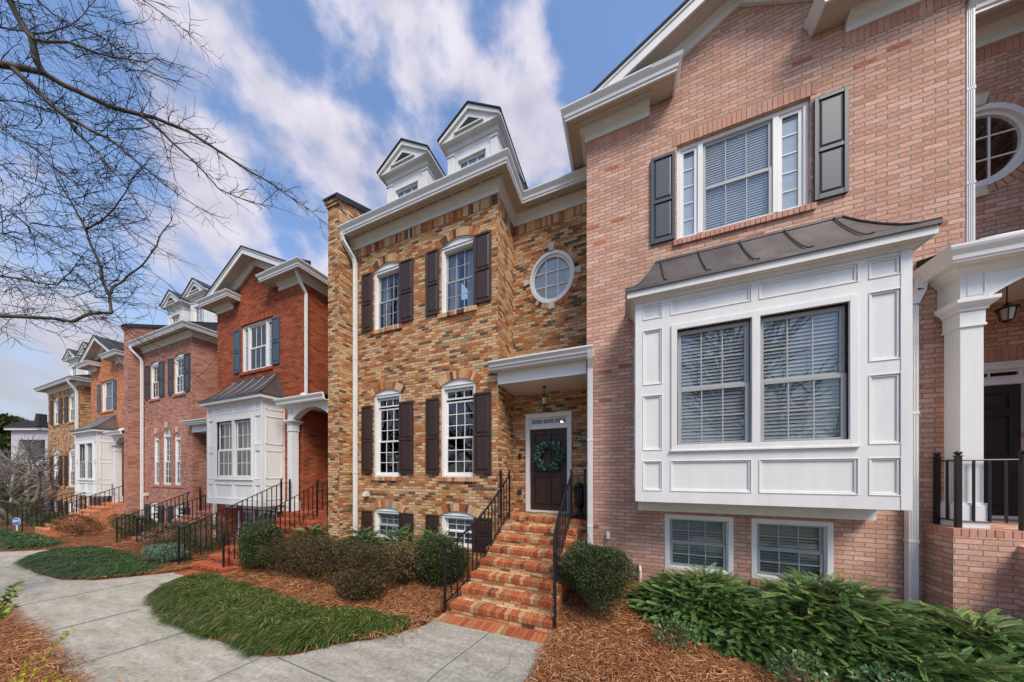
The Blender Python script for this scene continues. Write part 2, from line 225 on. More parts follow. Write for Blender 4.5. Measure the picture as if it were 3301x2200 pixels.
# ------------------------------------------------------------ mesh helpers
ROOT={}          # object name -> world origin of its top-level thing
ident=lambda x,y,z:(x,y,z)
class MB:
    def __init__(s,T=ident): s.v=[]; s.f=[]; s.m=[]; s.T=T; s.mi=0
    def add(s,vs,fs):
        b=len(s.v); s.v+=[s.T(*p) for p in vs]; s.f+=[tuple(b+i for i in f) for f in fs]; s.m+=[s.mi]*len(fs)
    def quad(s,*p): s.add(p,[tuple(range(len(p)))])
    def box(s,x0,x1,y0,y1,z0,z1):
        s.add([(x0,y0,z0),(x1,y0,z0),(x1,y1,z0),(x0,y1,z0),(x0,y0,z1),(x1,y0,z1),(x1,y1,z1),(x0,y1,z1)],[(0,3,2,1),(4,5,6,7),(0,1,5,4),(1,2,6,5),(2,3,7,6),(3,0,4,7)])
    def prism(s,poly,d0,d1,axis='y'):   # poly of (a,b); axis y: (x,z) pairs, axis x: (y,z), axis z: (x,y)
        P={'y':lambda a,b,d:(a,d,b),'x':lambda a,b,d:(d,a,b),'z':lambda a,b,d:(a,b,d)}[axis]
        n=len(poly); s.add([P(a,b,d0) for a,b in poly]+[P(a,b,d1) for a,b in poly],[tuple(range(n)),tuple(range(2*n-1,n-1,-1))]+[(i,(i+1)%n,n+(i+1)%n,n+i) for i in range(n)])
    def tube(s,pts,rad,n=8,cap=True):
        pts=[Vector(p) for p in pts]; k=len(pts); rad=[rad]*k if isinstance(rad,(int,float)) else rad
        vs=[];up=None
        for i,p in enumerate(pts):
            d=(pts[min(i+1,k-1)]-pts[max(i-1,0)]).normalized()
            if up is None: up=Vector((0,0,1)) if abs(d.z)<.9 else Vector((1,0,0))
            a=d.cross(up).normalized(); b=a.cross(d).normalized(); up=b
            vs+=[tuple(p+(a*math.cos(t)+b*math.sin(t))*rad[i]) for t in [2*math.pi*j/n for j in range(n)]]
        fs=[(i*n+j,i*n+(j+1)%n,(i+1)*n+(j+1)%n,(i+1)*n+j) for i in range(k-1) for j in range(n)]
        if cap: fs+=[tuple(range(n-1,-1,-1)),tuple(range((k-1)*n,k*n))]
        s.add(vs,fs)
    def lathe(s,c,prof,n=16,sx=1,sy=1):
        vs=[(c[0]+r*math.cos(2*math.pi*j/n)*sx,c[1]+r*math.sin(2*math.pi*j/n)*sy,c[2]+z) for r,z in prof for j in range(n)]
        s.add(vs,[(i*n+j,i*n+(j+1)%n,(i+1)*n+(j+1)%n,(i+1)*n+j) for i in range(len(prof)-1) for j in range(n)])
    def build(s,name,mats,parent=None,bevel=0,smooth=False):
        me=bpy.data.meshes.new(name); o=bpy.data.objects.new(name,me)
        org=ROOT.get(parent.name,(0,0,0)) if parent else (0,0,0)
        me.from_pydata([(x-org[0],y-org[1],z+ZO-org[2]) for x,y,z in s.v],[],s.f)
        mats=mats if isinstance(mats,list) else [mats]
        for m in mats: me.materials.append(m)
        if len(mats)>1: me.polygons.foreach_set('material_index',s.m)
        if smooth: me.polygons.foreach_set('use_smooth',[True]*len(me.polygons))
        if parent: o.parent=parent; ROOT[o.name]=org
        COL.objects.link(o)
        if parent: ROOT[o.name]=org
        if bevel:
            b=o.modifiers.new('bevel','BEVEL'); b.width=bevel; b.segments=1; b.limit_method='ANGLE'
        return o
def tag(o,label=None,cat=None,group=None,kind=None):
    for k,v in (('label',label),('category',cat),('group',group),('kind',kind)):
        if v: o[k]=v
    return o
def thing(name,label,cat,x,y,z,group=None):
    o=bpy.data.objects.new(name,None); COL.objects.link(o); o.location=(x,y,z+ZO); o.empty_display_size=.2
    ROOT[o.name]=(x,y,z+ZO); return tag(o,label,cat,group)
def npmesh(name,V,F,mat,parent=None,smooth=False):
    """V (n,3) heights from camera level, F (m,k) quads or tris"""
    me=bpy.data.meshes.new(name); o=bpy.data.objects.new(name,me); org=ROOT.get(parent.name,(0,0,0)) if parent else (0,0,0)
    V=np.asarray(V,dtype=np.float32)+np.array([-org[0],-org[1],ZO-org[2]],dtype=np.float32); F=np.asarray(F,dtype=np.int32); k=F.shape[1]
    me.vertices.add(len(V)); me.vertices.foreach_set('co',V.ravel()); me.loops.add(F.size); me.loops.foreach_set('vertex_index',F.ravel())
    me.polygons.add(len(F)); me.polygons.foreach_set('loop_start',np.arange(0,F.size,k,dtype=np.int32)); me.polygons.foreach_set('loop_total',np.full(len(F),k,dtype=np.int32))
    if smooth: me.polygons.foreach_set('use_smooth',np.ones(len(F),dtype=bool))
    me.materials.append(mat); me.update(); me.validate()
    if parent: o.parent=parent
    COL.objects.link(o)
    if parent: ROOT[o.name]=org
    return o
# ------------------------------------------------------------ walls with real openings
def rect(u0,u1,z0,z1): return dict(u0=u0,u1=u1,bot=lambda u:z0,top=lambda u:z1,us=[u0,u1],z0=z0,z1=z1,arc=None)
def arch(u0,u1,z0,zs,zc,n=10):
    c=(u0+u1)/2; h=(u1-u0)/2; r=zc-zs
    if r>=h*.98: f=lambda u:zs+math.sqrt(max(0,1-((u-c)/h)**2))*r
    else:
        Rr=(h*h+r*r)/(2*r); f=lambda u:zc-Rr+math.sqrt(max(0,Rr*Rr-(u-c)**2))
    us=[c-h*math.cos(math.pi*i/n) for i in range(n+1)]
    return dict(u0=u0,u1=u1,bot=lambda u:z0,top=f,us=us,z0=z0,z1=zs,arc=f,c=c,h=h,zc=zc)
def oval(c,cz,rx,rz,n=20):
    f=lambda u:math.sqrt(max(0,1-((u-c)/rx)**2))*rz
    return dict(u0=c-rx,u1=c+rx,bot=lambda u:cz-f(u),top=lambda u:cz+f(u),us=[c-rx*math.cos(math.pi*i/n) for i in range(n+1)],z0=cz,z1=cz,arc=None)
def pfun(axis,c):
    return (lambda u,z,d=0:(u,c+d,z)) if axis=='y' else (lambda u,z,d=0:(c-d,u,z))   # 'y': faces -Y, 'x': faces +X ; d goes into the wall
def wall(mb,axis,c,u0,u1,zb,ztop,holes=(),depth=.1,us=(),rev=None):
    P=pfun(axis,c); zt=ztop if callable(ztop) else (lambda u:ztop)
    U=sorted(set([u0,u1]+[u for u in us if u0<u<u1]+[u for h in holes for u in h['us']]))
    for a,b in zip(U,U[1:]):
        if b-a<1e-6: continue
        m=(a+b)/2; ca,cb=zb,zb
        for h in sorted([h for h in holes if h['u0']<m<h['u1']],key=lambda h:h['bot']((h['u0']+h['u1'])/2)):
            mb.quad(P(a,ca),P(b,cb),P(b,h['bot'](b)),P(a,h['bot'](a))); ca,cb=h['top'](a),h['top'](b)
        mb.quad(P(a,ca),P(b,cb),P(b,zt(b)),P(a,zt(a)))
    mi=mb.mi
    if rev is not None: mb.mi=rev
    for h in holes:
        T=[(u,h['top'](u)) for u in h['us']]; Bq=[(u,h['bot'](u)) for u in reversed(h['us'])]; L=T+Bq
        for p,q in zip(L,L[1:]+L[:1]):
            if abs(p[0]-q[0])+abs(p[1]-q[1])>1e-6: mb.quad(P(*p),P(*q),P(*q,depth),P(*p,depth))
    mb.mi=mi
def bbox(mb,axis,c,u0,u1,d0,d1,z0,z1):      # box given in wall coordinates
    if axis=='y': mb.box(u0,u1,c+d0,c+d1,z0,z1)
    else: mb.box(c-d1,c-d0,u0,u1,z0,z1)
def ring(mb,axis,c,u0,u1,z0,z1,wd,d0,d1,wt=None,wb=None):
    wt=wt or wd; wb=wb or wd
    bbox(mb,axis,c,u0,u0+wd,d0,d1,z0,z1); bbox(mb,axis,c,u1-wd,u1,d0,d1,z0,z1); bbox(mb,axis,c,u0+wd,u1-wd,d0,d1,z1-wt,z1); bbox(mb,axis,c,u0+wd,u1-wd,d0,d1,z0,z0+wb)
# moulding swept along a plan path; prof = (out, z)
def sweep(mb,path,prof,side=1):
    pts=[Vector(p) for p in path]; n=len(pts); rows=[]
    for i,p in enumerate(pts):
        d0=(pts[i]-pts[i-1]).normalized() if i>0 else None; d1=(pts[i+1]-pts[i]).normalized() if i<n-1 else None
        if d0 is None: d0=d1
        if d1 is None: d1=d0
        n0=Vector((d0.y,-d0.x))*side; n1=Vector((d1.y,-d1.x))*side; m=(n0+n1).normalized(); k=1/max(.2,m.dot(n0))
        rows.append([(p.x+m.x*k*o,p.y+m.y*k*o,z) for o,z in prof])
    k=len(prof); vs=[q for r in rows for q in r]
    mb.add(vs,[(i*k+j,i*k+j+1,(i+1)*k+j+1,(i+1)*k+j) for i in range(n-1) for j in range(k-1)]+[tuple(range(k)),tuple((n-1)*k+j for j in reversed(range(k)))])
# ------------------------------------------------------------ windows, shutters, doors
def window(par,T,axis,c,h,style,sash=None,cover=None,cas=.075,inset=.03,wname='window',sdep=.065):
    """h: opening. style: list of (z0,z1,cols,rows) sashes"""
    sash=sash or WHITE; u0,u1,z0=h['u0'],h['u1'],h['z0']; z1=h['z1']; P=pfun(axis,c)
    mb=MB(T); ring(mb,axis,c,u0,u1,z0,z1,cas,inset,inset+.14,wb=cas*.7)
    ring(mb,axis,c,u0+cas,u1-cas,z0+cas*.7,z1-cas,.016,inset+.035,inset+.14)
    if h['arc']:
        us=h['us']; f=h['arc']; rr=h['zc']-z1
        if rr>=h['h']*.98:       # round head: glazed fan
            wd=cas
            for a,b in zip(us,us[1:]):
                ia=h['c']+(a-h['c'])*(1-wd/h['h']); ib=h['c']+(b-h['c'])*(1-wd/h['h']); za=z1+(f(a)-z1)*(1-wd/rr); zb=z1+(f(b)-z1)*(1-wd/rr)
                mb.quad(P(a,f(a),inset),P(b,f(b),inset),P(ib,zb,inset),P(ia,za,inset)); mb.quad(P(ia,za,inset),P(ib,zb,inset),P(ib,zb,inset+.05),P(ia,za,inset+.05))
            for t in (.33,.5,.67):
                q=math.pi*t; e=(h['c']+math.cos(q)*(h['h']-wd),z1+math.sin(q)*(rr-wd)); dx=.009
                mb.quad(P(h['c']-dx,z1,inset+.03),P(h['c']+dx,z1,inset+.03),P(e[0]+dx,e[1],inset+.03),P(e[0]-dx,e[1],inset+.03))
        else:
            for a,b in zip(us,us[1:]): mb.quad(P(a,z1,inset),P(b,z1,inset),P(b,f(b),inset),P(a,f(a),inset))
            for a,b in zip(us,us[1:]): mb.quad(P(a,f(a)-.03,inset-.015),P(b,f(b)-.03,inset-.015),P(b,f(b),inset-.015),P(a,f(a),inset-.015))
            bbox(mb,axis,c,u0,u1,inset-.02,inset,z1-.012,z1+.012)
    w=mb.build(wname,[WHITE],par,bevel=.004)
    g=MB(T); sm=MB(T); a,b=u0+cas+.02,u1-cas-.02
    for i,(q0,q1,nc,nr) in enumerate(style):
        dd=inset+sdep+(.028 if i%2 else 0); st=.042
        ring(sm,axis,c,a,b,q0,q1,st,dd,dd+.03,wb=st*(1.25 if i==0 else .9))
        for k in range(1,nc):
            u=a+st+(b-a-2*st)*k/nc; bbox(sm,axis,c,u-.0095,u+.0095,dd+.006,dd+.022,q0+st,q1-st)
        for k in range(1,nr):
            z=q0+st+(q1-q0-2*st)*k/nr; bbox(sm,axis,c,a+st,b-st,dd+.007,dd+.021,z-.0095,z+.0095)
        g.quad(P(a+st,q0+st,dd+.015),P(b-st,q0+st,dd+.015),P(b-st,q1-st,dd+.015),P(a+st,q1-st,dd+.015))
    if h['arc'] and h['zc']-z1>=h['h']*.98:
        g.add([P(u,f(u)-.0,inset+.035) for u in h['us']],[tuple(range(len(h['us'])))])
    sm.build('sash',[sash],w,bevel=.003); g.build('pane',[GLASS],w)
    zt=max(q[1] for q in style); zb=min(q[0] for q in style)
    if cover in ('blind','blindlow'):
        bm=MB(T); z=zb+.03
        while z<zt-.02:
            bm.add([P(a+.03,z,inset+.135),P(b-.03,z,inset+.135),P(b-.03,z+.039,inset+.155),P(a+.03,z+.039,inset+.155)],[(0,1,2,3)]); z+=.05
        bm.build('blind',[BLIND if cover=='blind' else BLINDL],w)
    elif cover in('curtain','curtain2'):
        bm=MB(T); n=40; top=zt
        for e0,e1 in ((a,a+(b-a)*.34),(b-(b-a)*.34,b)):
            pts=[(e0+(e1-e0)*i/14,inset+.22+.025*math.sin(i*1.9)) for i in range(15)]
            for (ua,da),(ub,db) in zip(pts,pts[1:]): bm.quad(P(ua,zb,da),P(ub,zb,db),P(ub,top,db),P(ua,top,da))
        if cover=='curtain': 
            pass
        bm.build('curtain',[CURT if cover=='curtain' else CURT2],w,smooth=True)
    return w
def shutter(par,T,axis,c,u0,u1,z0,z1,mat,mid=.48):
    mb=MB(T); fr=.052; d0,d1=-.042,-.004
    zm=z0+(z1-z0)*mid
    bbox(mb,axis,c,u0,u0+fr,d0,d1,z0,z1); bbox(mb,axis,c,u1-fr,u1,d0,d1,z0,z1)
    for a,b in ((z0,z0+fr*1.6),(zm-fr*.6,zm+fr*.6),(z1-fr,z1)): bbox(mb,axis,c,u0+fr,u1-fr,d0,d1,a,b)
    for a,b in ((z0+fr*1.6,zm-fr*.6),(zm+fr*.6,z1-fr)):
        bbox(mb,axis,c,u0+fr,u1-fr,-.022,d1,a,b)
        if b-a>.1:
            P=pfun(axis,c); p0,p1,q0,q1=u0+fr+.012,u1-fr-.012,a+.014,b-.014; k=.028
            o=[P(p0,q0,-.022),P(p1,q0,-.022),P(p1,q1,-.022),P(p0,q1,-.022)]; i=[P(p0+k,q0+k,-.036),P(p1-k,q0+k,-.036),P(p1-k,q1-k,-.036),P(p0+k,q1-k,-.036)]
            mb.add(o+i,[(0,1,5,4),(1,2,6,5),(2,3,7,6),(3,0,4,7),(4,5,6,7)])
    return mb.build('shutter',[mat],par,bevel=.004)
def brickrow(mb,axis,c,u0,u1,z0,z1,d0,d1,w=.0714,j=.009):
    n=max(1,round((u1-u0)/w)); w=(u1-u0)/n
    for i in range(n):
        e=random.uniform(-.002,.002); bbox(mb,axis,c,u0+i*w+j/2,u0+(i+1)*w-j/2,d0+e,d1,z0+random.uniform(0,.003),z1-random.uniform(0,.003))
def archrow(mb,axis,c,h,t=.2,j=.009,proud=-.012,key=None,frac=1.0):
    """voussoirs over a segmental or round opening"""
    P=pfun(axis,c); f=h['arc']; hh=h['h']; cx=h['c']; zs=h['z1']; r=h['zc']-zs
    if r>=hh*.98: Rr=hh; cz=zs; a0=math.pi/2*frac
    else: Rr=(hh*hh+r*r)/(2*r); cz=h['zc']-Rr; a0=math.asin(min(1,hh/Rr))+.08/Rr
    n=max(5,int(2*a0*Rr/.078)); n+=(n+1)%2
    for i in range(n):
        p,q=-a0+2*a0*i/n+j/2/Rr,-a0+2*a0*(i+1)/n-j/2/Rr
        k=[P(cx+math.sin(x)*s,cz+math.cos(x)*s,d) for d in (proud,.05) for x,s in ((p,Rr),(q,Rr),(q,Rr+t),(p,Rr+t))]
        mb.add(k,[(0,1,2,3),(4,7,6,5),(0,4,5,1),(1,5,6,2),(2,6,7,3),(3,7,4,0)])
def door(par,T,c,u0,u1,z0,ztop,slabtop,mat,panel_cols=2,cas=.11):
    """facing -Y at Y=c; u0..u1 outer casing"""
    mb=MB(T); bx=lambda a,b,d0,d1,p,q:bbox(mb,'y',c,a,b,d0,d1,p,q)
    bx(u0,u0+cas,-.03,.10,z0,ztop); bx(u1-cas,u1,-.03,.10,z0,ztop); bx(u0+cas,u1-cas,-.03,.10,ztop-cas,ztop); bx(u0-.02,u1+.02,-.05,-.03,ztop-.035,ztop)
    bx(u0+cas,u1-cas,-.01,.09,slabtop,slabtop+.10)
    fr=mb.build('door_frame',[WHITE],par,bevel=.004)
    t0,t1=slabtop+.10,ztop-cas
    m2=MB(T); ring(m2,'y',c,u0+cas,u1-cas,t0,t1,.04,.03,.06)
    for k in (1,2):
        u=u0+cas+.04+(u1-u0-2*cas-.08)*k/3; bbox(m2,'y',c,u-.01,u+.01,.035,.055,t0+.04,t1-.04)
    m2.build('transom',[WHITE],fr); g=MB(T); g.quad((u0+cas,c+.045,t0),(u1-cas,c+.045,t0),(u1-cas,c+.045,t1),(u0+cas,c+.045,t1)); g.build('pane',[GLASS],fr)
    s=MB(T); a,b=u0+cas+.004,u1-cas-.004; zb=z0+.045; H=slabtop-zb; W=b-a; P=pfun('y',c)
    rows=[(.07,.40),(.47,.76),(.82,.935)]; cols=[(.12,.45),(.55,.88)]
    holes=[rect(a+W*p,a+W*q,zb+H*r0,zb+H*r1) for p,q in cols for r0,r1 in rows]
    wall(s,'y',c+.05,a,b,zb,slabtop-.004,holes,depth=.016)
    for h in holes:
        p0,p1,q0,q1=h['u0'],h['u1'],h['z0'],h['z1']; k=.045
        o=[P(p0,q0,.066),P(p1,q0,.066),P(p1,q1,.066),P(p0,q1,.066)]; i=[P(p0+k,q0+k,.053),P(p1-k,q0+k,.053),P(p1-k,q1-k,.053),P(p0+k,q1-k,.053)]
        s.add(o+i,[(0,1,5,4),(1,2,6,5),(2,3,7,6),(3,0,4,7),(4,5,6,7)])
    d=s.build('door',[mat],par); th=MB(T); bbox(th,'y',c,u0+cas,u1-cas,-.02,.1,z0,z0+.045); th.build('threshold',[WHITE],fr)
    hd=MB(T); hx=a+.06; hz=zb+H*.45
    hd.tube([(hx,c+.05,hz+.12),(hx,c+.03,hz+.12)],.03,10); hd.tube([(hx,c+.05,hz-.02),(hx,c+.0,hz-.02)],.018,8); hd.tube([(hx,c+.0,hz-.02),(hx,c-.01,hz-.10),(hx,c+.02,hz-.2),(hx,c+.05,hz-.22)],.011,8); hd.box(hx-.025,hx+.025,c+.042,c+.05,hz-.06,hz+.05)
    hd.build('handle',[BRONZE],d); return d
# ------------------------------------------------------------ eaves
def eave(par,T,path,F,gut=True,side=1,ov=.36):
    fz=MB(T); sweep(fz,path,[(0,F),(.035,F),(.035,F+.12),(.06,F+.15),(.10,F+.17),(.13,F+.215),(0,F+.215)],side); fz.build('frieze',[WHITE],par)
    so=MB(T); sweep(so,path,[(0,F+.216),(ov*.62,F+.216),(ov*.62,F+.204),(ov*.70,F+.204),(ov*.70,F+.216),(ov,F+.216),(ov,F+.235),(0,F+.235)],side); so.build('soffit',[SOFFIT],par)
    g=MB(T); sweep(g,path,[(ov-.02,F+.196),(ov+.012,F+.196),(ov+.012,F+.235),(ov+.03,F+.25),(ov+.035,F+.30),(ov+.075,F+.36),(ov+.09,F+.385),(ov+.09,F+.41),(ov+.075,F+.41),(ov+.02,F+.40),(ov-.02,F+.40)],side)
    g.build('gutter',[WHITE2],par)
def vents(par,T,u0,u1,y,z,axis='y'):
    mb=MB(T); u=u0; k=0
    while u<u1:
        if k%16<14: mb.box(u,u+.012,y,y+.03,z-.003,z+.002)
        u+=.024; k+=1
    mb.build('soffit_vent',[DARK],par)
def downspout(par,T,pts,w=.05):
    mb=MB(T); pts=[Vector(p) for p in pts]
    for a,b in zip(pts,pts[1:]):
        d=(b-a); n=d.normalized(); s=Vector((1,0,0)) if abs(n.x)<.8 else Vector((0,1,0)); t=n.cross(s).normalized(); s=t.cross(n).normalized(); s*=w; t*=w*.8; e=n*.01
        q=[a-e+s*i+t*j for i,j in ((-1,-1),(1,-1),(1,1),(-1,1))]+[b+e+s*i+t*j for i,j in ((-1,-1),(1,-1),(1,1),(-1,1))]
        mb.add([tuple(v) for v in q],[(0,3,2,1),(4,5,6,7),(0,1,5,4),(1,2,6,5),(2,3,7,6),(3,0,4,7)])
        if abs(n.z)>.9 and d.length>1.5:
            for k in (.33,.72):
                c=a+d*k; mb.box(c.x-w*1.12,c.x+w*1.12,c.y-w*.95,c.y+w*.95,c.z-.02,c.z+.02)
            for i in (-.5,0,.5): mb.box(a.x+i*w-.006,a.x+i*w+.006,a.y-w*.8-.006,a.y-w*.8,min(a.z,b.z),max(a.z,b.z))
    return mb.build('downspout',[WHITE2],par,bevel=.006)
def dormer(par,T,xc,zb,zt,yf,hw=.74):
    mb=MB(T); x0,x1=xc-hw,xc+hw; back=yf+3.2
    h=rect(xc-.42,xc+.42,zb+.0,zt-.46); wall(mb,'y',yf,x0,x1,zb-.5,zt,[h],.06)
    for x in (x0,x1):
        mb.quad((x,yf,zb-.5),(x,back,zb-.5),(x,back,zt),(x,yf,zt))
        for k in range(12):
            z=zb-.4+k*.14
            if z<zt-.05: s=-1 if x==x0 else 1; mb.quad((x+s*.014,yf+.12,z),(x+s*.014,back,z),(x,back,z+.135),(x,yf+.12,z+.135)); mb.quad((x+s*.014,yf+.12,z),(x+s*.014,back,z),(x,back,z),(x,yf+.12,z))
    for x in (x0-.01,x1-.19): mb.box(x,x+.2,yf-.03,yf+.2,zb-.5,zt-.25); mb.box(x-.02,x+.22,yf-.05,yf+.22,zt-.27,zt-.24)
    ring(mb,'y',yf,xc-.5,xc+.5,zb-.08,zt-.38,.08,-.03,0)
    d=mb.build('dormer',[WHITE],par)
    w=MB(T); ring(w,'y',yf,h['u0'],h['u1'],h['z0'],h['z1'],.05,.02,.05)
    for k in (1,2): u=h['u0']+(h['u1']-h['u0'])*k/3; w.box(u-.01,u+.01,yf+.03,yf+.045,h['z0'],h['z1'])
    for k in (1,2,3): z=h['z0']+(h['z1']-h['z0'])*k/4; w.box(h['u0'],h['u1'],yf+.03,yf+.044,z-.01,z+.01)
    w.build('window',[WHITE],d); g=MB(T); g.quad(*[(u,yf+.04,z) for u,z in ((h['u0'],h['z0']),(h['u1'],h['z0']),(h['u1'],h['z1']),(h['u0'],h['z1']))]); g.build('pane',[GLASS],d)
    rs=MB(T); rs.quad((h['u0'],yf+.09,h['z0']),(h['u1'],yf+.09,h['z0']),(h['u1'],yf+.09,h['z1']),(h['u0'],yf+.09,h['z1'])); rs.build('window_shade',[BLIND],d)
    pd=MB(T); ev=.16; rise=.58; yo=yf-.22
    X0,X1=x0-ev,x1+ev
    pd.prism([(X0,zt+.02),(X1,zt+.02),(xc,zt+rise)],yo+.05,yo+.30)
    sweep(pd,[(x0,back),(x0,yf),(x1,yf),(x1,back)],[(0,zt-.12),(.03,zt-.12),(.05,zt-.04),(.10,zt),(ev+.02,zt),(ev+.02,zt+.06),(0,zt+.06)],1)
    for s in (-1,1):      # raking boards
        e=xc+s*(hw+ev); pd.prism([(e,zt+.0),(e,zt+.09),(xc,zt+rise+.09),(xc,zt+rise-.03)],yo,yo+.06)
    p=pd.build('pediment',[WHITE],d)
    lv=MB(T); lv.prism([(xc-.40,zt+.12),(xc+.40,zt+.12),(xc,zt+.36)],yo+.03,yo+.045); lv.build('louvre',[DARK],d)
    lb=MB(T); lb.box(xc-.44,xc+.44,yo-.0,yo+.05,zt+.09,zt+.12); lb.build('louvre_sill',[WHITE],d)
    rf=MB(T)
    for s in (-1,1):
        e=xc+s*(hw+ev+.04); rf.prism([(e,zt+.07),(e,zt+.10),(xc,zt+rise+.13),(xc,zt+rise+.095)],yo-.03,back)
    rf.build('roof',[SHINGLE],d)
# ------------------------------------------------------------ ground levels
GX=[-300,-60,-30,-19,-10.5,-3,-1,4,20,300]; GZ=[-4.2,-3.7,-3.2,-2.97,-2.63,-2.45,-2.42,-2.38,-2.2,-2.0]
def g0(x): return float(np.interp(x,GX,GZ))
def gz(x,y):
    t=min(1,max(0,(y-4.2)/1.8)); return g0(x)+.26*t*t*(3-2*t)
def unit(ox,sx,dz,sz): return lambda x,y,z:(ox+sx*x,y,dz+sz*z)
# ------------------------------------------------------------ house with two window bays and a recessed door (type A)
def house_a(label,T,mats,F=6.53,shut=SH_BROWN,sash_up=GREYS,lower='tall',xr=-.73,land=-1.0,pier=True,zb=-3.2,doorway=True,plain=False,canopy_dz=0,sdep=.065):
    BR,SU,MO=mats; o=T(-7.42,6,-2.5); t=thing('townhouse',label,'townhouse',o[0],6,o[2],'attached brick townhouses in the row')
    W1,W2=(-6.63,-5.65),(-4.34,-3.34)
    holes=[]; arcs=[]
    for a,b in (W1,W2):
        holes.append(arch(a,b,4.03,5.70,5.86)); holes.append(arch(a,b,-1.85,-1.05,-.94))
    if lower=='tall':
        for a,b in (W1,W2): holes.append(arch(a,b,-.10,2.20,2.35))
    else:
        for a,b,zc in ((-6.25,-5.73,2.34),(-5.34,-4.62,2.56),(-4.28,-3.73,2.30)): holes.append(arch(a,b,-.11,zc-(b-a)/2,zc,14))
    m=MB(T); wall(m,'y',6,-7.47,-2.75,zb,F+.24,holes,.16); wall(m,'x',-2.75,6,7,zb,F+.24); 
    ov=oval(-1.715,4.955,.575,.66); dh=rect(-2.40,-1.21,land,1.53)
    wall(m,'y',7,-2.75,xr,zb,F+.24,[ov,dh],.10)
    m.quad((-7.47,12,zb),(xr,12,zb),(xr,12,F+2),(-7.47,12,F+2)); m.quad((-7.47,6.02,zb),(-7.47,12,zb),(-7.47,12,F),(-7.47,6.02,F))
    m.build('wall',[BR],t)
    # brick trim: soldier course, sills, arches
    for ax,c,u0,u1 in (('y',6,-7.40,-2.76),('x',-2.75,6.01,6.98),('y',7,-2.74,xr-.01)):
        b=MB(T); brickrow(b,ax,c,u0,u1,F-.23,F-.002,-.006,.02); b.build('soldier_course',[SU],t)
    for h in holes:
        b=MB(T); archrow(b,'y',6,h,.2,frac=1 if h['zc']-h['z1']<h['h']*.98 else .98); b.build('brick_arch',[SU],t)
        if h['z0']>-1 and not(lower!='tall' and h['z0']<3):
            b=MB(T); brickrow(b,'y',6,h['u0']-.07,h['u1']+.05,h['z0']-.105,h['z0'],-.045,.1); b.build('brick_sill',[SU],t)
    if lower!='tall':
        b=MB(T); brickrow(b,'y',6,-6.45,-3.5,-.22,-.12,-.03,.06); b.build('brick_sill',[SU],t)
        for x,zc in ((-5.99,2.34),(-4.98,2.56),(-4.005,2.30)):
            k=MB(T); k.prism([(x-.055,zc+.0),(x+.055,zc+.0),(x+.085,zc+.25),(x-.085,zc+.25)],5.95,6.02); k.build('keystone',[STONE],t)
    for h in holes:
        up=h['z0']>3; bs=h['z0']<-1
        if up: window(t,T,'y',6,h,[(4.09,4.87,3,2),(4.84,5.62,3,2)],sash_up,'curtain' if sash_up is GREYS else None,sdep=sdep)
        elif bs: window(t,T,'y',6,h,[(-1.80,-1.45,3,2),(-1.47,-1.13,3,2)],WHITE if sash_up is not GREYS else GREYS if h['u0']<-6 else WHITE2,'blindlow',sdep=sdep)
        elif lower=='tall': window(t,T,'y',6,h,[(-.03,.91,3,3),(.88,1.82,3,3),(1.86,2.10,3,1)],WHITE,None,sdep=sdep)
        else: window(t,T,'y',6,h,[(-.05,1.0,2,3),(.97,h['z1']-.06,2,4)],WHITE,'curtain2',cas=.06,sdep=sdep,inset=.02)
    for (a,bb,z0,z1) in [(u0,u1,p,q) for u0,u1 in ((-7.07,-6.66),(-5.68,-5.20),(-4.79,-4.38),(-3.38,-2.91)) for p,q in ((4.06,5.72),(-.02,1.92),(-1.85,-1.07)) if not(lower!='tall' and p<3 and p>-1)]:
        shutter(t,T,'y',6,a,bb,z0,z1,shut)
    # oval window
    wo=MB(T); n=28
    def orow(r0,r1,d0,d1):
        for i in range(n):
            q=[2*math.pi*(i+k)/n for k in (0,1)]
            pt=[(-1.715+math.cos(x)*.575*r,4.955+math.sin(x)*.66*r) for r in (r0,r1) for x in q]
            A,Bp,C,D=[(p[0],7+d0,p[1]) for p in (pt[0],pt[1],pt[3],pt[2])]; wo.quad(A,Bp,C,D); wo.quad((pt[0][0],7+d0,pt[0][1]),(pt[1][0],7+d0,pt[1][1]),(pt[1][0],7+d1,pt[1][1]),(pt[0][0],7+d1,pt[0][1]))
    orow(.88,1.0,-.02,.06); orow(.80,.88,.02,.07)
    for u in (-1.715-.155,-1.715+.155): wo.box(u-.012,u+.012,7.045,7.06,4.955-.50,4.955+.50)
    for z in (4.955-.18,4.955+.18): wo.box(-1.715-.44,-1.715+.44,7.046,7.059,z-.011,z+.011)
    w=wo.build('oval_window',[WHITE],t); g=MB(T); g.add([(-1.715+math.cos(2*math.pi*i/n)*.50,7.065,4.955+math.sin(2*math.pi*i/n)*.58) for i in range(n)],[tuple(range(n))]); g.build('pane',[GLASS],w)
    cu=MB(T); cu.quad((-2.25,7.09,4.3),(-1.2,7.09,4.3),(-1.2,7.09,5.6),(-2.25,7.09,5.6)); cu.build('curtain',[CURT],w)
    b=MB(T); nn=44
    for i in range(nn):
        p,q=2*math.pi*i/nn+.012,2*math.pi*(i+1)/nn-.012
        k=[(-1.715+math.cos(x)*(.575+s),d,4.955+math.sin(x)*(.66+s)) for d in (6.985,7.03) for x,s in ((p,.005),(q,.005),(q,.115),(p,.115))]
        b.add(k,[(0,1,2,3),(4,7,6,5),(0,4,5,1),(1,5,6,2),(2,6,7,3),(3,7,4,0)])
    b.build('brick_arch',[SU],t)
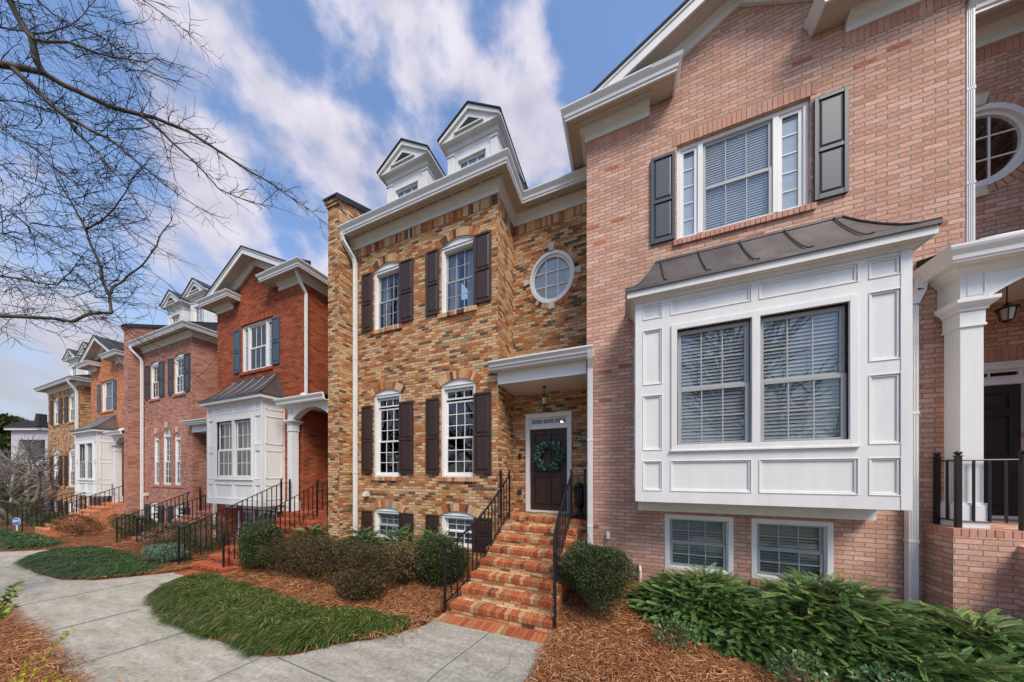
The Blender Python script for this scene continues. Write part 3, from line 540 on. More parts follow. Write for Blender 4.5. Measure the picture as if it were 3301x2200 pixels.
    for dx,dz,hz in ((0,.73,1),(0,-.73,1),(.65,0,0),(-.65,0,0)):
        k=MB(T); x,z=-1.715+dx,4.955+dz; s=1 if dx+dz>0 else -1
        if hz: k.prism([(x-.05,z-s*.085),(x+.05,z-s*.085),(x+.085,z+s*.085),(x-.085,z+s*.085)],6.95,7.02)
        else: k.prism([(x-s*.085,z-.05),(x-s*.085,z+.05),(x+s*.085,z+.085),(x+s*.085,z-.085)],6.95,7.02)
        k.build('keystone',[STONE],t)
    # eaves and roof
    p0=-7.52 if pier else -7.9
    pth=[(p0,6),(-2.75,6),(-2.75,7),(xr,7)] if pier else [(-7.47,9),(-7.47,6),(-2.75,6),(-2.75,7),(xr,7)]
    eave(t,T,pth,F); vents(t,T,-7.3,-2.5,5.80,F+.216); vents(t,T,-2.3,xr-.05,6.80,F+.216)
    r=MB(T); za=F+.42; r.prism([(5.62,za-.04),(5.62,za),(12,za+2.84),(12,za+2.8)],-7.6,-2.4,'x'); r.prism([(6.62,za-.04),(6.62,za),(12,za+2.39),(12,za+2.35)],-2.4,xr,'x')
    r.quad((-2.4,5.62,za),(-2.4,12,za),(-2.4,12,za+2.84)); r.build('roof',[SHINGLE],t)
    for xc in (-5.97,-3.78): dormer(t,T,xc,F+.55,F+2.40,6.6)
    if pier:
        m=MB(T); x0,x1=-7.92,-7.47; zf=F+1.22
        m.add([(x0,5.58,zb),(x1,5.58,zb),(x1,12,zb),(x0,12,zb),(x0,5.58,zf),(x1,5.58,zf),(x1,12,zf+2.8),(x0,12,zf+2.8)],[(0,1,5,4),(1,2,6,5),(0,4,7,3),(4,5,6,7)])
        m.box(x0-.035,x1+.02,5.545,5.60,zf-.16,zf-.02); m.box(x0-.06,x1+.03,5.51,5.60,zf-.08,zf-.0)
        m.build('parapet_wall',[BR],t)
        c=MB(T); y0=5.47; c.add([(x0-.08,y0,zf),(x1+.05,y0,zf),(x1+.05,12,zf+2.86),(x0-.08,12,zf+2.86),(x0-.08,y0,zf+.05),(x1+.05,y0,zf+.05),(x1+.05,12,zf+2.94),(x0-.08,12,zf+2.94)],[(0,1,5,4),(1,2,6,5),(0,4,7,3),(4,5,6,7),(0,3,2,1)])
        c.prism([(y0,zf-.11),(y0,zf),(12,zf+2.86),(12,zf+2.75)],x1+.035,x1+.05,'x'); c.build('parapet_cap',[METAL],t)
    # canopy over the door
    cz=canopy_dz
    m=MB(T); m.box(-2.745,xr-.005,5.98,6.10,2.06+cz,2.34+cz); m.box(-2.735,xr-.01,6.10,6.995,2.06+cz,2.10+cz); cb=m.build('canopy',[WHITE],t,bevel=.004)
    m=MB(T); x0,x1=-2.88,xr+.17; sweep(m,[(x0+.02,6.15),(x1-.02,6.15)],[(.0,2.34+cz),(.36,2.34+cz),(.36,2.38+cz),(.40,2.40+cz),(.40,2.44+cz),(.45,2.49+cz),(.45,2.52+cz),(.35,2.52+cz),(.0,2.40+cz)],1)
    m.build('gutter',[WHITE2],cb)
    m=MB(T); m.prism([(5.72,2.50+cz),(5.72,2.53+cz),(6.99,3.0+cz),(6.99,2.5+cz)],-2.74,xr-.01,'x'); m.prism([(5.74,2.50+cz),(5.74,2.53+cz),(5.99,2.62+cz),(5.99,2.52+cz)],x0+.02,-2.745,'x'); m.build('roof',[SHINGLE],cb)
    downspout(t,T,[(xr+.09,5.76,2.42+cz),(xr+.09,5.80,2.30+cz),(xr+.085,5.90,2.12+cz),(xr+.085,5.90,-2.3)])
    if pier: downspout(t,T,[(-7.42,5.62,F+.22),(-7.40,5.66,F+.05),(-7.30,5.90,F-.30),(-7.27,5.93,F-.45),(-7.27,5.93,-2.35)])
    else: downspout(t,T,[(-2.9,5.62,F+.22),(-2.87,5.92,F-.4),(-2.87,5.93,-2.35)],.06)
    if doorway:
        door(t,T,7,-2.40,-1.21,land,1.53,1.13,DOORM)
    m=MB(T); m.prism([(5.86,-.66),(6.0,-.66),(6.0,-.52),(5.90,-.54)],-6.93,-6.79,'x'); m.build('dryer_vent',[STONE],t)
    return t
# ------------------------------------------------------------ gabled house with panelled bay and porch (type B)
def house_b(label,T,mats,F=6.82,shut=SH_NAVY,land=-.72,xl=-.73,xe=6.14,zb=-3.2,sash=GREYS,bayc='blind',side='plain',wup='side'):
    BR,SU,MO=mats; o=T(xl,6,-2.5); t=thing('townhouse',label,'townhouse',o[0],6,o[2],'attached brick townhouses in the row')
    pk=F+1.62; xc=1.84; sl=.50
    up=rect(.90,2.78,4.32,6.07); b1=rect(.70,1.76,-1.79,-.77); b2=rect(2.01,3.05,-1.79,-.77); bay=rect(.95,2.75,.55,2.25)
    m=MB(T); zt=lambda u:pk-.06-sl*abs(u-xc)
    wall(m,'y',6,xl,4.41,zb,zt,[up,b1,b2,bay],.11,us=[xc])
    wall(m,'x',4.41,6,7,zb,F+.22); wall(m,'y',7,4.41,xe,zb,F+.24,[oval(5.28,5.235,.575,.66),rect(4.68,5.87,land,1.75)],.1)
    wall(m,'x',xl,7,6,2.2,F+.2)
    m.quad((xl,12,zb),(xe,12,zb),(xe,12,F+2),(xl,12,F+2)); m.quad((xe-.01,7.01,zb),(xe-.01,12,zb),(xe-.01,12,F+2.2),(xe-.01,7.01,F+.3)); m.quad((xl+.01,7.05,zb),(xl+.01,12,zb),(xl+.01,12,F),(xl+.01,7.05,F)); m.build('wall',[BR],t)
    for ax,c,u0,u1,z0,z1,d0,d1,nm in [('y',6,.82,2.86,6.075,6.28,-.006,.03,'brick_lintel'),('y',6,.84,2.84,4.215,4.315,-.04,.08,'brick_sill'),('y',6,xl+.01,.50,F-.20,F-.002,-.006,.02,'soldier_course'),('y',6,3.18,4.40,F-.20,F-.002,-.006,.02,'soldier_course'),
      ('x',4.41,6.01,6.98,F-.20,F-.002,-.006,.02,'soldier_course'),('y',7,4.42,xe-.01,F-.20,F-.002,-.006,.02,'soldier_course'),('y',6,.68,3.07,-.765,-.66,-.005,.02,'brick_lintel'),('y',6,.68,1.78,-1.90,-1.80,-.04,.06,'brick_sill'),('y',6,1.99,3.07,-1.90,-1.80,-.04,.06,'brick_sill'),('y',7,4.6,5.95,1.76,1.97,-.006,.03,'brick_lintel')]:
        b=MB(T); brickrow(b,ax,c,u0,u1,z0,z1,d0,d1); b.build(nm,[SU],t)
    # upper triple window
    w=MB(T); ring(w,'y',6,.90,2.78,4.32,6.07,.07,.05,.12)
    for u in (1.28,2.36): w.box(u-.04,u+.04,6.05,6.12,4.36,6.0)
    wn=w.build('window',[WHITE],t,bevel=.004); g=MB(T)
    for a,c2 in ((.97,1.24),(2.40,2.71)):
        s=MB(T); ring(s,'y',6,a,c2,4.36,6.0,.05,.07,.10)
        for k in range(1,5): z=4.40+(5.95-4.40)*k/5; s.box(a,c2,6.085,6.10,z-.008,z+.008)
        g.quad((a,6.095,4.36),(c2,6.095,4.36),(c2,6.095,6.0),(a,6.095,6.0)); s.build('sidelight_sash',[WHITE],wn)
    s=MB(T)
    for i,(q0,q1) in enumerate(((4.36,5.19),(5.16,6.0))):
        dd=.065+.02*i; ring(s,'y',6,1.32,2.32,q0,q1,.05,dd,dd+.03)
        for k in (1,2): u=1.37+.9*k/3; s.box(u-.009,u+.009,6+dd+.008,6+dd+.02,q0,q1)
        g.quad((1.36,6+dd+.018,q0),(2.28,6+dd+.018,q0),(2.28,6+dd+.018,q1),(1.36,6+dd+.018,q1))
    s.build('sash',[sash],wn,bevel=.003); g.build('pane',[GLASS],wn)
    bl=MB(T)
    if wup=='side':
        z=4.40
        while z<5.96: bl.quad((1.34,6.125,z),(2.30,6.125,z),(2.30,6.14,z+.040),(1.34,6.14,z+.040)); z+=.044
    for a,c2 in ((.98,1.23),(2.41,2.70)): bl.quad((a,6.104,4.36),(c2,6.104,4.36),(c2,6.104,5.88),(a,6.104,5.88))
    bl.build('blind',[BLIND],wn)
    for a,c2 in ((.46,.87),(2.81,3.21)): shutter(t,T,'y',6,a,c2,4.34,5.965,shut)
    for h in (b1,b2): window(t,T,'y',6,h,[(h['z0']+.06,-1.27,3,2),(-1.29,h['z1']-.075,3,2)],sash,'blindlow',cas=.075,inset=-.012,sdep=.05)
    # bay
    y=5.36; H=[]; X0,X1=.18,3.48
    cols=[(.30,.58),(.72,1.79),(1.90,2.97),(3.09,3.38)]; rows=[(-.29,.20),(2.64,2.88)]
    for c0,c1 in cols: H+=[rect(c0,c1,*r) for r in rows]
    for c0,c1 in (cols[0],cols[3]): H+=[rect(c0,c1,.40,1.32),rect(c0,c1,1.52,2.44)]
    win=rect(.80,2.89,.43,2.38)
    m=MB(T); wall(m,'y',y,X0,X1,-.49,3.02,H,.022); 
    m=MB(T); wall(m,'y',y,X0,X1,-.49,3.02,H+[win],.022)
    for h in H:
        m.quad((h['u0'],y+.022,h['z0']),(h['u1'],y+.022,h['z0']),(h['u1'],y+.022,h['z1']),(h['u0'],y+.022,h['z1'])); ring(m,'y',y,h['u0'],h['u1'],h['z0'],h['z1'],.028,.006,.022)
        ring(m,'y',y,h['u0']-.012,h['u1']+.012,h['z0']-.012,h['z1']+.012,.014,-.009,.002)
    for c in (X0,X1):
        sg=1 if c==X1 else -1
        for z0,z1 in ((-.29,.20),(.40,1.32),(1.52,2.44),(2.64,2.88)):
            xx=c+sg*.0; a0,a1=5.45,5.93
            for (p,q,r0,r1) in ((a0,a0+.03,z0,z1),(a1-.03,a1,z0,z1),(a0,a1,z0,z0+.03),(a0,a1,z1-.03,z1)): m.box(min(c,c+sg*.014),max(c,c+sg*.014),p,q,r0,r1)
        m.quad((c,y,-.49),(c,6,-.49),(c,6,3.02),(c,y,3.02))
    m.quad((X0,y,-.488),(X1,y,-.488),(X1,6,-.488),(X0,6,-.488)); m.box(.24,3.44,5.84,5.995,-.70,-.489)
    for c in (X0,X1): m.box(c-.008 if c==X0 else c-.10,c+.10 if c==X0 else c+.008,y-.008,y+.02,-.49,2.98)
    ring(m,'y',y,.72,2.97,.38,2.46,.085,-.022,.01); m.box(1.80,1.90,y-.022,y+.06,.46,2.38); m.box(.70,2.99,y-.04,y,.355,.385)
    bw=m.build('bay_window',[WHITE],t,bevel=.003)
    m=MB(T); cov=.20; fy=y-.24
    sweep(m,[(X0,6),(X0,y),(X1,y),(X1,6)],[(.0,2.93),(.02,2.93),(.02,2.95),(.035,2.96),(.05,2.99),(.07,3.0),(.085,3.02),(.13,3.02),(.13,2.985),(.142,2.985),(.142,3.125),(.0,3.125)],1)
    m.build('cornice',[WHITE],bw)
    for i,(a,c2) in enumerate(((.82,1.79),(1.91,2.88))):
        s=MB(T); g=MB(T)
        for k,(q0,q1) in enumerate(((.45,1.40),(1.37,2.36))):
            dd=.035+.028*k; ring(s,'y',y,a,c2,q0,q1,.058,dd,dd+.03)
            for j in (1,2): u=a+.058+(c2-a-.116)*j/3; s.box(u-.01,u+.01,y+dd+.008,y+dd+.02,q0,q1)
            zz=(q0+q1)/2; s.box(a+.05,c2-.05,y+dd+.009,y+dd+.019,zz-.01,zz+.01)
            g.quad((a+.05,y+dd+.018,q0),(c2-.05,y+dd+.018,q0),(c2-.05,y+dd+.018,q1),(a+.05,y+dd+.018,q1))
        s.build('sash',[sash],bw,bevel=.003); g.build('pane',[GLASS],bw)
        bl=MB(T)
        if bayc=='blind':
            z=.47
            while z<2.33: bl.quad((a+.03,y+.110,z),(c2-.03,y+.110,z),(c2-.03,y+.140,z+.050),(a+.03,y+.140,z+.050)); z+=.056
            bl.build('blind',[BLIND],bw)
        else:
            for e0,e1 in ((a,a+.42),(c2-.42,c2)):
                n=14; pp=[(e0+(e1-e0)*j/n,y+.2+.03*math.sin(j*1.9)) for j in range(n+1)]
                for (ua,da),(ub,db) in zip(pp,pp[1:]): bl.quad((ua,da,.45),(ub,db,.45),(ub,db,2.36),(ua,da,2.36))
            bl.build('curtain',[CURT2],bw,smooth=True)
    # flared standing-seam roof
    P=[(0,-.165,3.13),(.08,-.13,3.15),(.2,-.05,3.2),(.4,.08,3.32),(.6,.24,3.50),(.8,.42,3.72),(1,.60,3.97)]
    ring_pts=[(X0-.15+.50*q[0],X1+.15-.50*q[0],y+q[1],q[2]) for q in P]
    m=MB(T)
    for a,b2_ in zip(ring_pts,ring_pts[1:]):
        m.quad((a[0],a[2],a[3]),(a[1],a[2],a[3]),(b2_[1],b2_[2],b2_[3]),(b2_[0],b2_[2],b2_[3]))
        for k in (0,1): m.quad((a[k],a[2],a[3]),(a[k],6,a[3]),(b2_[k],6,b2_[3]),(b2_[k],b2_[2],b2_[3]))
    m.box(X0-.158,X1+.158,y-.172,y-.16,3.085,3.135)
    for k in (X0-.165,X1+.153): m.box(k,k+.012,y-.165,5.995,3.085,3.135)
    m.box(ring_pts[-1][0],ring_pts[-1][1],5.94,5.995,3.96,4.0)
    rf=m.build('bay_roof',[COPPER],bw)
    for j in range(1,6):
        m=MB(T)
        u0=X0-.15+(X1-X0+.3)*j/6; pts=[]
        for q,rp in zip(P,ring_pts): pts.append((rp[0]+(rp[1]-rp[0])*j/6 if False else min(max(u0,rp[0]),rp[1]),rp[2]-.012,rp[3]+.016))
        m.tube(pts,.011,5); m.build('standing_seam',[COPPER],rf)
    for k in (0,1): m=MB(T); m.tube([(rp[k],rp[2]-.004,rp[3]+.012) for rp in ring_pts],.014,5); m.build('hip_seam',[COPPER],rf)
    # eave returns and rake
    for path in ([(xl,7),(xl,6),(.50,6)],[(3.18,6),(4.41,6),(4.41,7),(xe,7)]):
        fz=path
        L=path
        if L[0][0]==xl: eave(t,T,[(xl,7.4),(xl,6),(.44,6),(.44,6.0)] [:3],F,ov=.36)
        else: eave(t,T,L,F,ov=.36)
    # returns end caps: wrap back to the wall
    for s,xe_ in ((1,.44),(-1,3.18)):
        m=MB(T); a,b_=(xe_-.001,xe_+.40) if s==1 else (xe_-.40,xe_+.001)
        m.box(a,b_,5.64,5.998,F+.216,F+.235); so=m.build('soffit',[SOFFIT],t)
        m=MB(T); xx=xe_+.40 if s==1 else xe_-.40
        sweep(m,[(xe_,5.64),(xx,5.64),(xx,5.998)] if s==1 else [(xx,5.998),(xx,5.64),(xe_,5.64)],[(-.02,F+.196),(.012,F+.196),(.012,F+.235),(.03,F+.25),(.035,F+.30),(.075,F+.36),(.09,F+.41),(-.02,F+.41)],1)
        m.build('gutter',[WHITE2],t)
        m=MB(T); m.prism([(5.60,F+.40),(5.60,F+.415),(5.998,F+.60),(5.998,F+.41)],(xl-.4) if s==1 else xe_-.42,(xe_+.42) if s==1 else 4.8,'x'); m.build('return_roof',[METAL],t)
    rk=MB(T); sf=MB(T); fb=MB(T); ro=MB(T); yo=5.60; zg=F+.42
    for s in (-1,1):
        D=lambda off:(pk-off-zg)/sl
        X=lambda d:xc+s*d
        rk.prism([(X(D(0)),zg),(xc,pk),(xc,pk-.20),(X(D(.20)),zg)],yo,yo+.035); rk.prism([(X(D(-.02)),zg),(xc,pk+.02),(xc,pk-.03),(X(D(.03)),zg)],yo-.02,yo)
        sf.prism([(X(D(.15)),zg),(xc,pk-.15),(xc,pk-.17),(X(D(.17)),zg)],yo+.035,5.995)
        fb.prism([(X(D(.172)),zg),(xc,pk-.172),(xc,pk-.38),(X(D(.38)),zg)],5.945,5.998); fb.prism([(X(D(.171)),zg),(xc,pk-.171),(xc,pk-.24),(X(D(.24)),zg)],5.90,5.945)
        e=X(2.46); ze=pk-sl*2.46
        ro.prism([(e,ze+.02),(e,ze+.06),(xc,pk+.06),(xc,pk+.02)],yo-.04,12)
        e=X(2.98); ze=pk-sl*2.98; ro.prism([(e,zg-.03),(e,zg+.01),(X(2.4),zg+.02),(X(2.4),zg-.03)],6.0,12)
    rk.build('rake_board',[WHITE],t); sf.build('gable_soffit',[SOFFIT],t); fb.build('gable_frieze',[WHITE],t)
    za=F+.42; ro.prism([(6.62,za-.04),(6.62,za),(12,za+2.39),(12,za+2.35)],4.3,xe,'x'); ro.build('roof',[SHINGLE],t)
    m=MB(T); m.prism([(6.6,za-.12),(6.6,za+.04),(12,za+2.44),(12,za+2.28)],xe-.06,xe-.02,'x'); m.build('rake_board',[WHITE],t)
    # porch: landing, column, arched beam, roof
    m=MB(T); m.box(4.0,xe-.02,5.58,6.995,zb,land-.101); m.box(4.014,xe-.02,5.60,6.995,land-.101,land-.012); pb=m.build('porch_base',[BR],t)
    m=MB(T); brickrow(m,'y',5.58,4.0,xe-.02,land-.10,land,0,.2); 
    for i in range(int((6.0-5.78)/.0714)): m.box(4.0,4.2,5.785+i*.0714,5.785+i*.0714+.062,land-.10,land)
    m.build('coping',[SU],pb)
    m=MB(T); c0,c1,d0,d1=4.147,4.352,5.70,5.905
    m.box(c0,c1,d0,d1,land,2.28); m.box(c0-.03,c1+.03,d0-.03,d1+.03,land,land+.30); m.box(c0-.018,c1+.018,d0-.018,d1+.018,land+.30,land+.33)
    m.box(c0-.018,c1+.018,d0-.018,d1+.018,1.93,1.96); m.box(c0-.01,c1+.01,d0-.01,d1+.01,1.96,2.13)
    sweep(m,[(c0,d1),(c0,d0),(c1,d0),(c1,d1),(c0,d1)],[(0,2.13),(.025,2.14),(.03,2.17),(.06,2.20),(.085,2.235),(.085,2.28),(0,2.28)],1)
    m.build('porch_column',[WHITE],t,bevel=.003)
    m=MB(T); xa,xb=c1+.03,xe+.0; xm=(xa+xb)/2; rise=.34; n=16
    fA=lambda u:2.28+rise*math.sqrt(max(0,1-((u-xm)/((xb-xa)/2))**2))**1.0 if True else 0
    hb=dict(u0=xa,u1=xb,bot=lambda u:2.0,top=lambda u:2.285+rise*(1-((u-xm)/((xb-xa)/2))**2),us=[xa+(xb-xa)*i/n for i in range(n+1)],z0=2,z1=2.28,arc=None)
    U=[c0]+hb['us']
    for a,b_ in zip(U,U[1:]):
        za_,zb_=(2.28,2.28) if b_<=xa+1e-6 and a<xa else (hb['top'](a),hb['top'](b_))
        for yy in (5.705,5.895): m.quad((a,yy,za_),(b_,yy,zb_),(b_,yy,2.74),(a,yy,2.74))
        m.quad((a,5.705,za_),(b_,5.705,zb_),(b_,5.895,zb_),(a,5.895,za_))
        if a>=xa: m.quad((a,5.69,za_),(b_,5.69,zb_),(b_,5.69,zb_+.05),(a,5.69,za_+.05))
    m.box(c0,c0+.19,5.70,5.995,2.281,2.74); ring(m,'y',5.705,c0+.06,c0+.22,2.34,2.62,.012,-.012,0)
    sweep(m,[(c0,5.995),(c0,5.705),(xe,5.705)],[(.0,2.61),(.02,2.62),(.04,2.66),(.07,2.68),(.09,2.72),(.20,2.72),(.20,2.74),(0,2.74)],1)
    m.quad((c0,5.7,2.70),(xe,5.7,2.70),(xe,7,2.70),(c0,7,2.70)); pb2=m.build('porch_beam',[WHITE],t)
    m=MB(T); sweep(m,[(c0,5.995),(c0,5.705),(xe-.02,5.705)],[(.18,2.74),(.19,2.72),(.215,2.75),(.22,2.80),(.255,2.86),(.265,2.89),(.265,2.92),(.18,2.91)],1); m.build('gutter',[WHITE2],pb2)
    m=MB(T); m.prism([(5.50,2.87),(5.50,2.90),(6.995,3.45),(6.995,2.9)],4.42,xe,'x'); m.prism([(5.50,2.87),(5.50,2.90),(5.995,3.08),(5.995,2.9)],c0-.2,4.40,'x'); m.build('roof',[SHINGLE],pb2)
    downspout(t,T,[(3.95,5.93,2.80),(3.93,5.93,2.62),(3.85,5.93,2.42),(3.85,5.93,-2.3)])
    downspout(t,T,[(4.52,5.72,F+.22),(4.50,5.90,F-.15),(4.48,6.05,F-.35),(4.48,6.05,3.1)],.04)
    m=MB(T); m.tube([(4.5,5.98,3.12),(4.62,5.88,3.06),(4.95,5.72,3.0)],[.09,.10,.07],10); m.build('downspout_elbow',[WHITE2],t,smooth=True)
    door(t,T,7,4.68,5.87,land,1.75,1.40,DOORB)
    # oval window in the recess
    wo=MB(T); n=28; cx_,cz_=5.28,5.235
    for r0,r1,dd in ((.88,1.0,-.02),(.80,.88,.02)):
        for i in range(n):
            q=[2*math.pi*(i+k)/n for k in (0,1)]; pt=[(cx_+math.cos(x)*.575*r,cz_+math.sin(x)*.66*r) for r in (r0,r1) for x in q]
            wo.quad(*[(p[0],7+dd,p[1]) for p in (pt[0],pt[1],pt[3],pt[2])]); wo.quad((pt[0][0],7+dd,pt[0][1]),(pt[1][0],7+dd,pt[1][1]),(pt[1][0],7.07,pt[1][1]),(pt[0][0],7.07,pt[0][1]))
    for u in (cx_-.155,cx_+.155): wo.box(u-.012,u+.012,7.045,7.06,cz_-.50,cz_+.50)
    for z in (cz_-.18,cz_+.18): wo.box(cx_-.44,cx_+.44,7.046,7.059,z-.011,z+.011)
    w=wo.build('oval_window',[WHITE],t); g=MB(T); g.add([(cx_+math.cos(2*math.pi*i/n)*.50,7.065,cz_+math.sin(2*math.pi*i/n)*.58) for i in range(n)],[tuple(range(n))]); g.build('pane',[GLASS],w)
    b=MB(T); nn=44
    for i in range(nn):
        p,q=2*math.pi*i/nn+.012,2*math.pi*(i+1)/nn-.012
        k=[(cx_+math.cos(x)*(.575+s),d,cz_+math.sin(x)*(.66+s)) for d in (6.985,7.03) for x,s in ((p,.005),(q,.005),(q,.115),(p,.115))]
        b.add(k,[(0,1,2,3),(4,7,6,5),(0,4,5,1),(1,5,6,2),(2,6,7,3),(3,7,4,0)])
    b.build('brick_arch',[SU],t)
    for s in (-1,1):
        k=MB(T); z=cz_+s*.73; k.prism([(cx_-.05,z-s*.085),(cx_+.05,z-s*.085),(cx_+.085,z+s*.085),(cx_-.085,z+s*.085)],6.95,7.02); k.build('keystone',[STONE],t)
    m=MB(T); m.prism([(5.85,-.70),(6.0,-.70),(6.0,-.53),(5.90,-.55)],.20,.34,'x'); m.build('dryer_vent',[TAUPE],t)
    return t
# ------------------------------------------------------------ steps and railings
def steps(label,lv,land_box,land,h,mats,right=True):
    """lv: list of (left,right,y nosing) below the landing, top first; h riser"""
    BR,SU,MO=mats; n=len(lv); zbot=land-h*(n+1)-.5
    t=thing('entry_steps',label,'steps',(lv[-1][0]+lv[-1][1])/2,lv[-1][2]+.3,land-h*(n+1),'brick entry steps')
    core=MB()
    if land_box:
        x0,x1,y0,y1=land_box; core.box(x0+.012,x1-.005,y0+.015,y1,zbot,land-.012); 
        k=round((x1-x0)/.0785)
        br=MB(); brickrow(br,'y',y0,x0,x1,land-.098,land,0,.2,w=.0785,j=.011); br.build('step_nosing',[SU],t,bevel=.006)
    for i,(l,r,y) in enumerate(lv):
        z=land-h*(i+1); yb=lv[i-1][2] if i else (land_box[2] if land_box else y+.3)
        core.box(l+.014,r-.014,y+.016,yb+.02,zbot,z-.009)
        br=MB(); brickrow(br,'y',y,l,r,z-.098,z,0,.2,w=.0785,j=.011); br.build('step_nosing',[SU],t,bevel=.006)
    cr=core.build('step_core',[BR],t)
    return t
def railing(label,p0,p1,h0,h1,n,flare=0.,sag=.06,post2=None,low=.14,mat=BLACK,grp='black iron stair railings'):
    """p0,p1: post feet (x,y,z); rail runs between tops"""
    t=thing('stair_railing',label,'railing',p0[0],p0[1],p0[2],grp)
    def post(p,h):
        m=MB(); m.box(p[0]-.019,p[0]+.019,p[1]-.019,p[1]+.019,p[2]-.05,p[2]+h-.04); m.box(p[0]-.024,p[0]+.024,p[1]-.024,p[1]+.024,p[2]+h-.045,p[2]+h-.03)
        m.lathe((p[0],p[1],p[2]+h),[(.0,-.032),(.014,-.028),(.027,-.008),(.03,.004),(.024,.02),(.012,.03),(0,.033)],12)
        m.build('post',[mat],t)
    post(p0,h0); post(p1,h1)
    if post2: post(post2[:3],h1)
    def P(s,zoff0,zoff1):
        x=p0[0]+(p1[0]-p0[0])*s+flare*(1-(1-s)**3 if True else 0)*(1-s); y=p0[1]+(p1[1]-p0[1])*s
        return Vector((x,y,(p0[2]+zoff0)*(1-s)+(p1[2]+zoff1)*s-sag*math.sin(math.pi*s)*(1-.3*s)))
    K=18; top=[P(i/K,h0-.09,h1-.10) for i in range(K+1)]; bot=[P(i/K,low+.02,low-.02) for i in range(K+1)]
    m=MB()
    def strip(pts,w,hh):
        q=[]; 
        for i,p in enumerate(pts):
            d=(pts[min(i+1,K)]-pts[max(i-1,0)]); d.z=0; d.normalize(); s=Vector((d.y,-d.x,0))*w; q+=[tuple(p-s-Vector((0,0,hh))),tuple(p+s-Vector((0,0,hh))),tuple(p+s+Vector((0,0,hh))),tuple(p-s+Vector((0,0,hh)))]
        return q,[(i*4+j,i*4+(j+1)%4,(i+1)*4+(j+1)%4,(i+1)*4+j) for i in range(len(pts)-1) for j in range(4)]
    m.add(*strip(top,.021,.012)); m.build('handrail',[mat],t)
    m=MB(); m.add(*strip(bot,.012,.010)); m.build('bottom_rail',[mat],t)
    for i in range(1,n+1):
        s=i/(n+1); a,b=P(s,h0-.09,h1-.10),P(s,low+.02,low-.02); m=MB(); zz=b.z-(.11 if i%2==0 else 0)
        m.box(a.x-.0095,a.x+.0095,a.y-.0095,a.y+.0095,zz,a.z-.005); m.build('baluster',[mat],t)
    if post2:
        q=Vector(post2[:3]); a=Vector(p1)
        m=MB(); d=(q-a); 
        for z in (h1-.10,low): m.tube([tuple(a+Vector((0,0,z))),tuple(q+Vector((0,0,z)))],.011,6)
        m.build('landing_rail',[mat],t)
        k=max(1,int(d.length/.13))
        for i in range(1,k):
            c=a+d*i/k; m=MB(); m.box(c.x-.0095,c.x+.0095,c.y-.0095,c.y+.0095,c.z+low,c.z+h1-.10); m.build('baluster',[mat],t)
    return t
# ================================================================= THE ROW
I=unit(0,1,0,1); T_red=unit(-14.11,1,-.58,.992); T_p2=unit(-14.0,1,-.425,.956); T_r2=unit(-27.36,.899,-.70,.93); T_c2=unit(-26.37,1.225,-.725,.951)
M_CREAM=(B_CREAM,S_CREAM,MORTAR); M_PINK=(B_PINK,S_PINK,MORTAR_P); M_RED=(B_RED,S_RED,MORTAR_R); M_ROSE=(B_ROSE,S_ROSE,MORTAR_P); M_ORNG=(B_ORNG,S_ORNG,MORTAR_P)
hc=house_a('tan tumbled brick townhouse with brown shutters and two dormers, between red-orange and pale pink houses',I,M_CREAM)
hp=house_b('pale pink brick townhouse with big white panelled bay and slate shutters on the right',I,M_PINK)
hr=house_b('red-orange brick townhouse with pointed gable and blue shutters, left of the tan one',T_red,M_RED,F=6.82,shut=SH_BLUE,land=-.63,sash=WHITE,bayc='curtain',wup='none')
h2=house_a('rose brick townhouse with three tall round-headed windows',T_p2,M_ROSE,F=6.40,shut=SH_BLACK,sash_up=WHITE,lower='triple',xr=-.84,land=-1.2,canopy_dz=.15,sdep=.015)
ho=house_b('orange brick townhouse with a small white bay, second gable from the left end',T_r2,M_ORNG,F=6.82,shut=SH_BLUE,land=-.80,xe=6.07,sash=GREYS,bayc='curtain',wup='none')
h3=house_a('tan brick end townhouse with dark shutters, farthest down the row',T_c2,M_CREAM,F=6.2,shut=SH_BROWN,sash_up=WHITE,xr=-1.35,land=-1.1,pier=False,sdep=.015)
hn=house_a('tan brick townhouse just past the right edge, its tall pier beside the pink porch',unit(14.0,1,.30,1),M_CREAM)
# small fittings on the near houses
def part(par,name,mats,fn,T=I,**k):
    m=MB(T); fn(m); return m.build(name,mats,par,**k)
part(hc,'door_keypad',[BLACK],lambda m:m.box(-2.60,-2.53,6.97,6.998,.38,.52)); part(hc,'outlet_cover',[BRONZE],lambda m:m.box(-2.62,-2.51,6.95,6.998,-.55,-.43))
def cable(m):
    m.tube([(-.33+.02*math.sin(k*.9),5.985,-1.28-.09*k) for k in range(9)],.008,6)
part(hp,'yellow_cable',[YEL],cable); part(hp,'cable_box',[WHITE2],lambda m:m.lathe((-.31,5.97,-1.24),[(0,.07),(.03,.06),(.04,.02),(.04,-.07),(0,-.075)],10))
part(hp,'drain_pipe',[WHITE2],lambda m:m.tube([(.28,5.93,-2.3),(.28,5.93,-1.86),(.27,5.97,-1.78)],.025,8))
part(hc,'cleanout_pipe',[WHITE2],lambda m:m.tube([(-7.35,5.6,-2.3),(-7.4,5.55,-1.95),(-7.38,5.62,-1.82)],.05,8))
part(hr,'standpipe',[REDP],lambda m:(m.tube([(-13.0,5.9,-2.6),(-13.0,5.9,-1.35),(-12.9,5.85,-1.28)],.035,8),m.lathe((-12.85,5.82,-1.28),[(0,-.08),(.08,-.06),(.09,0),(.06,.07),(0,.09)],10)))
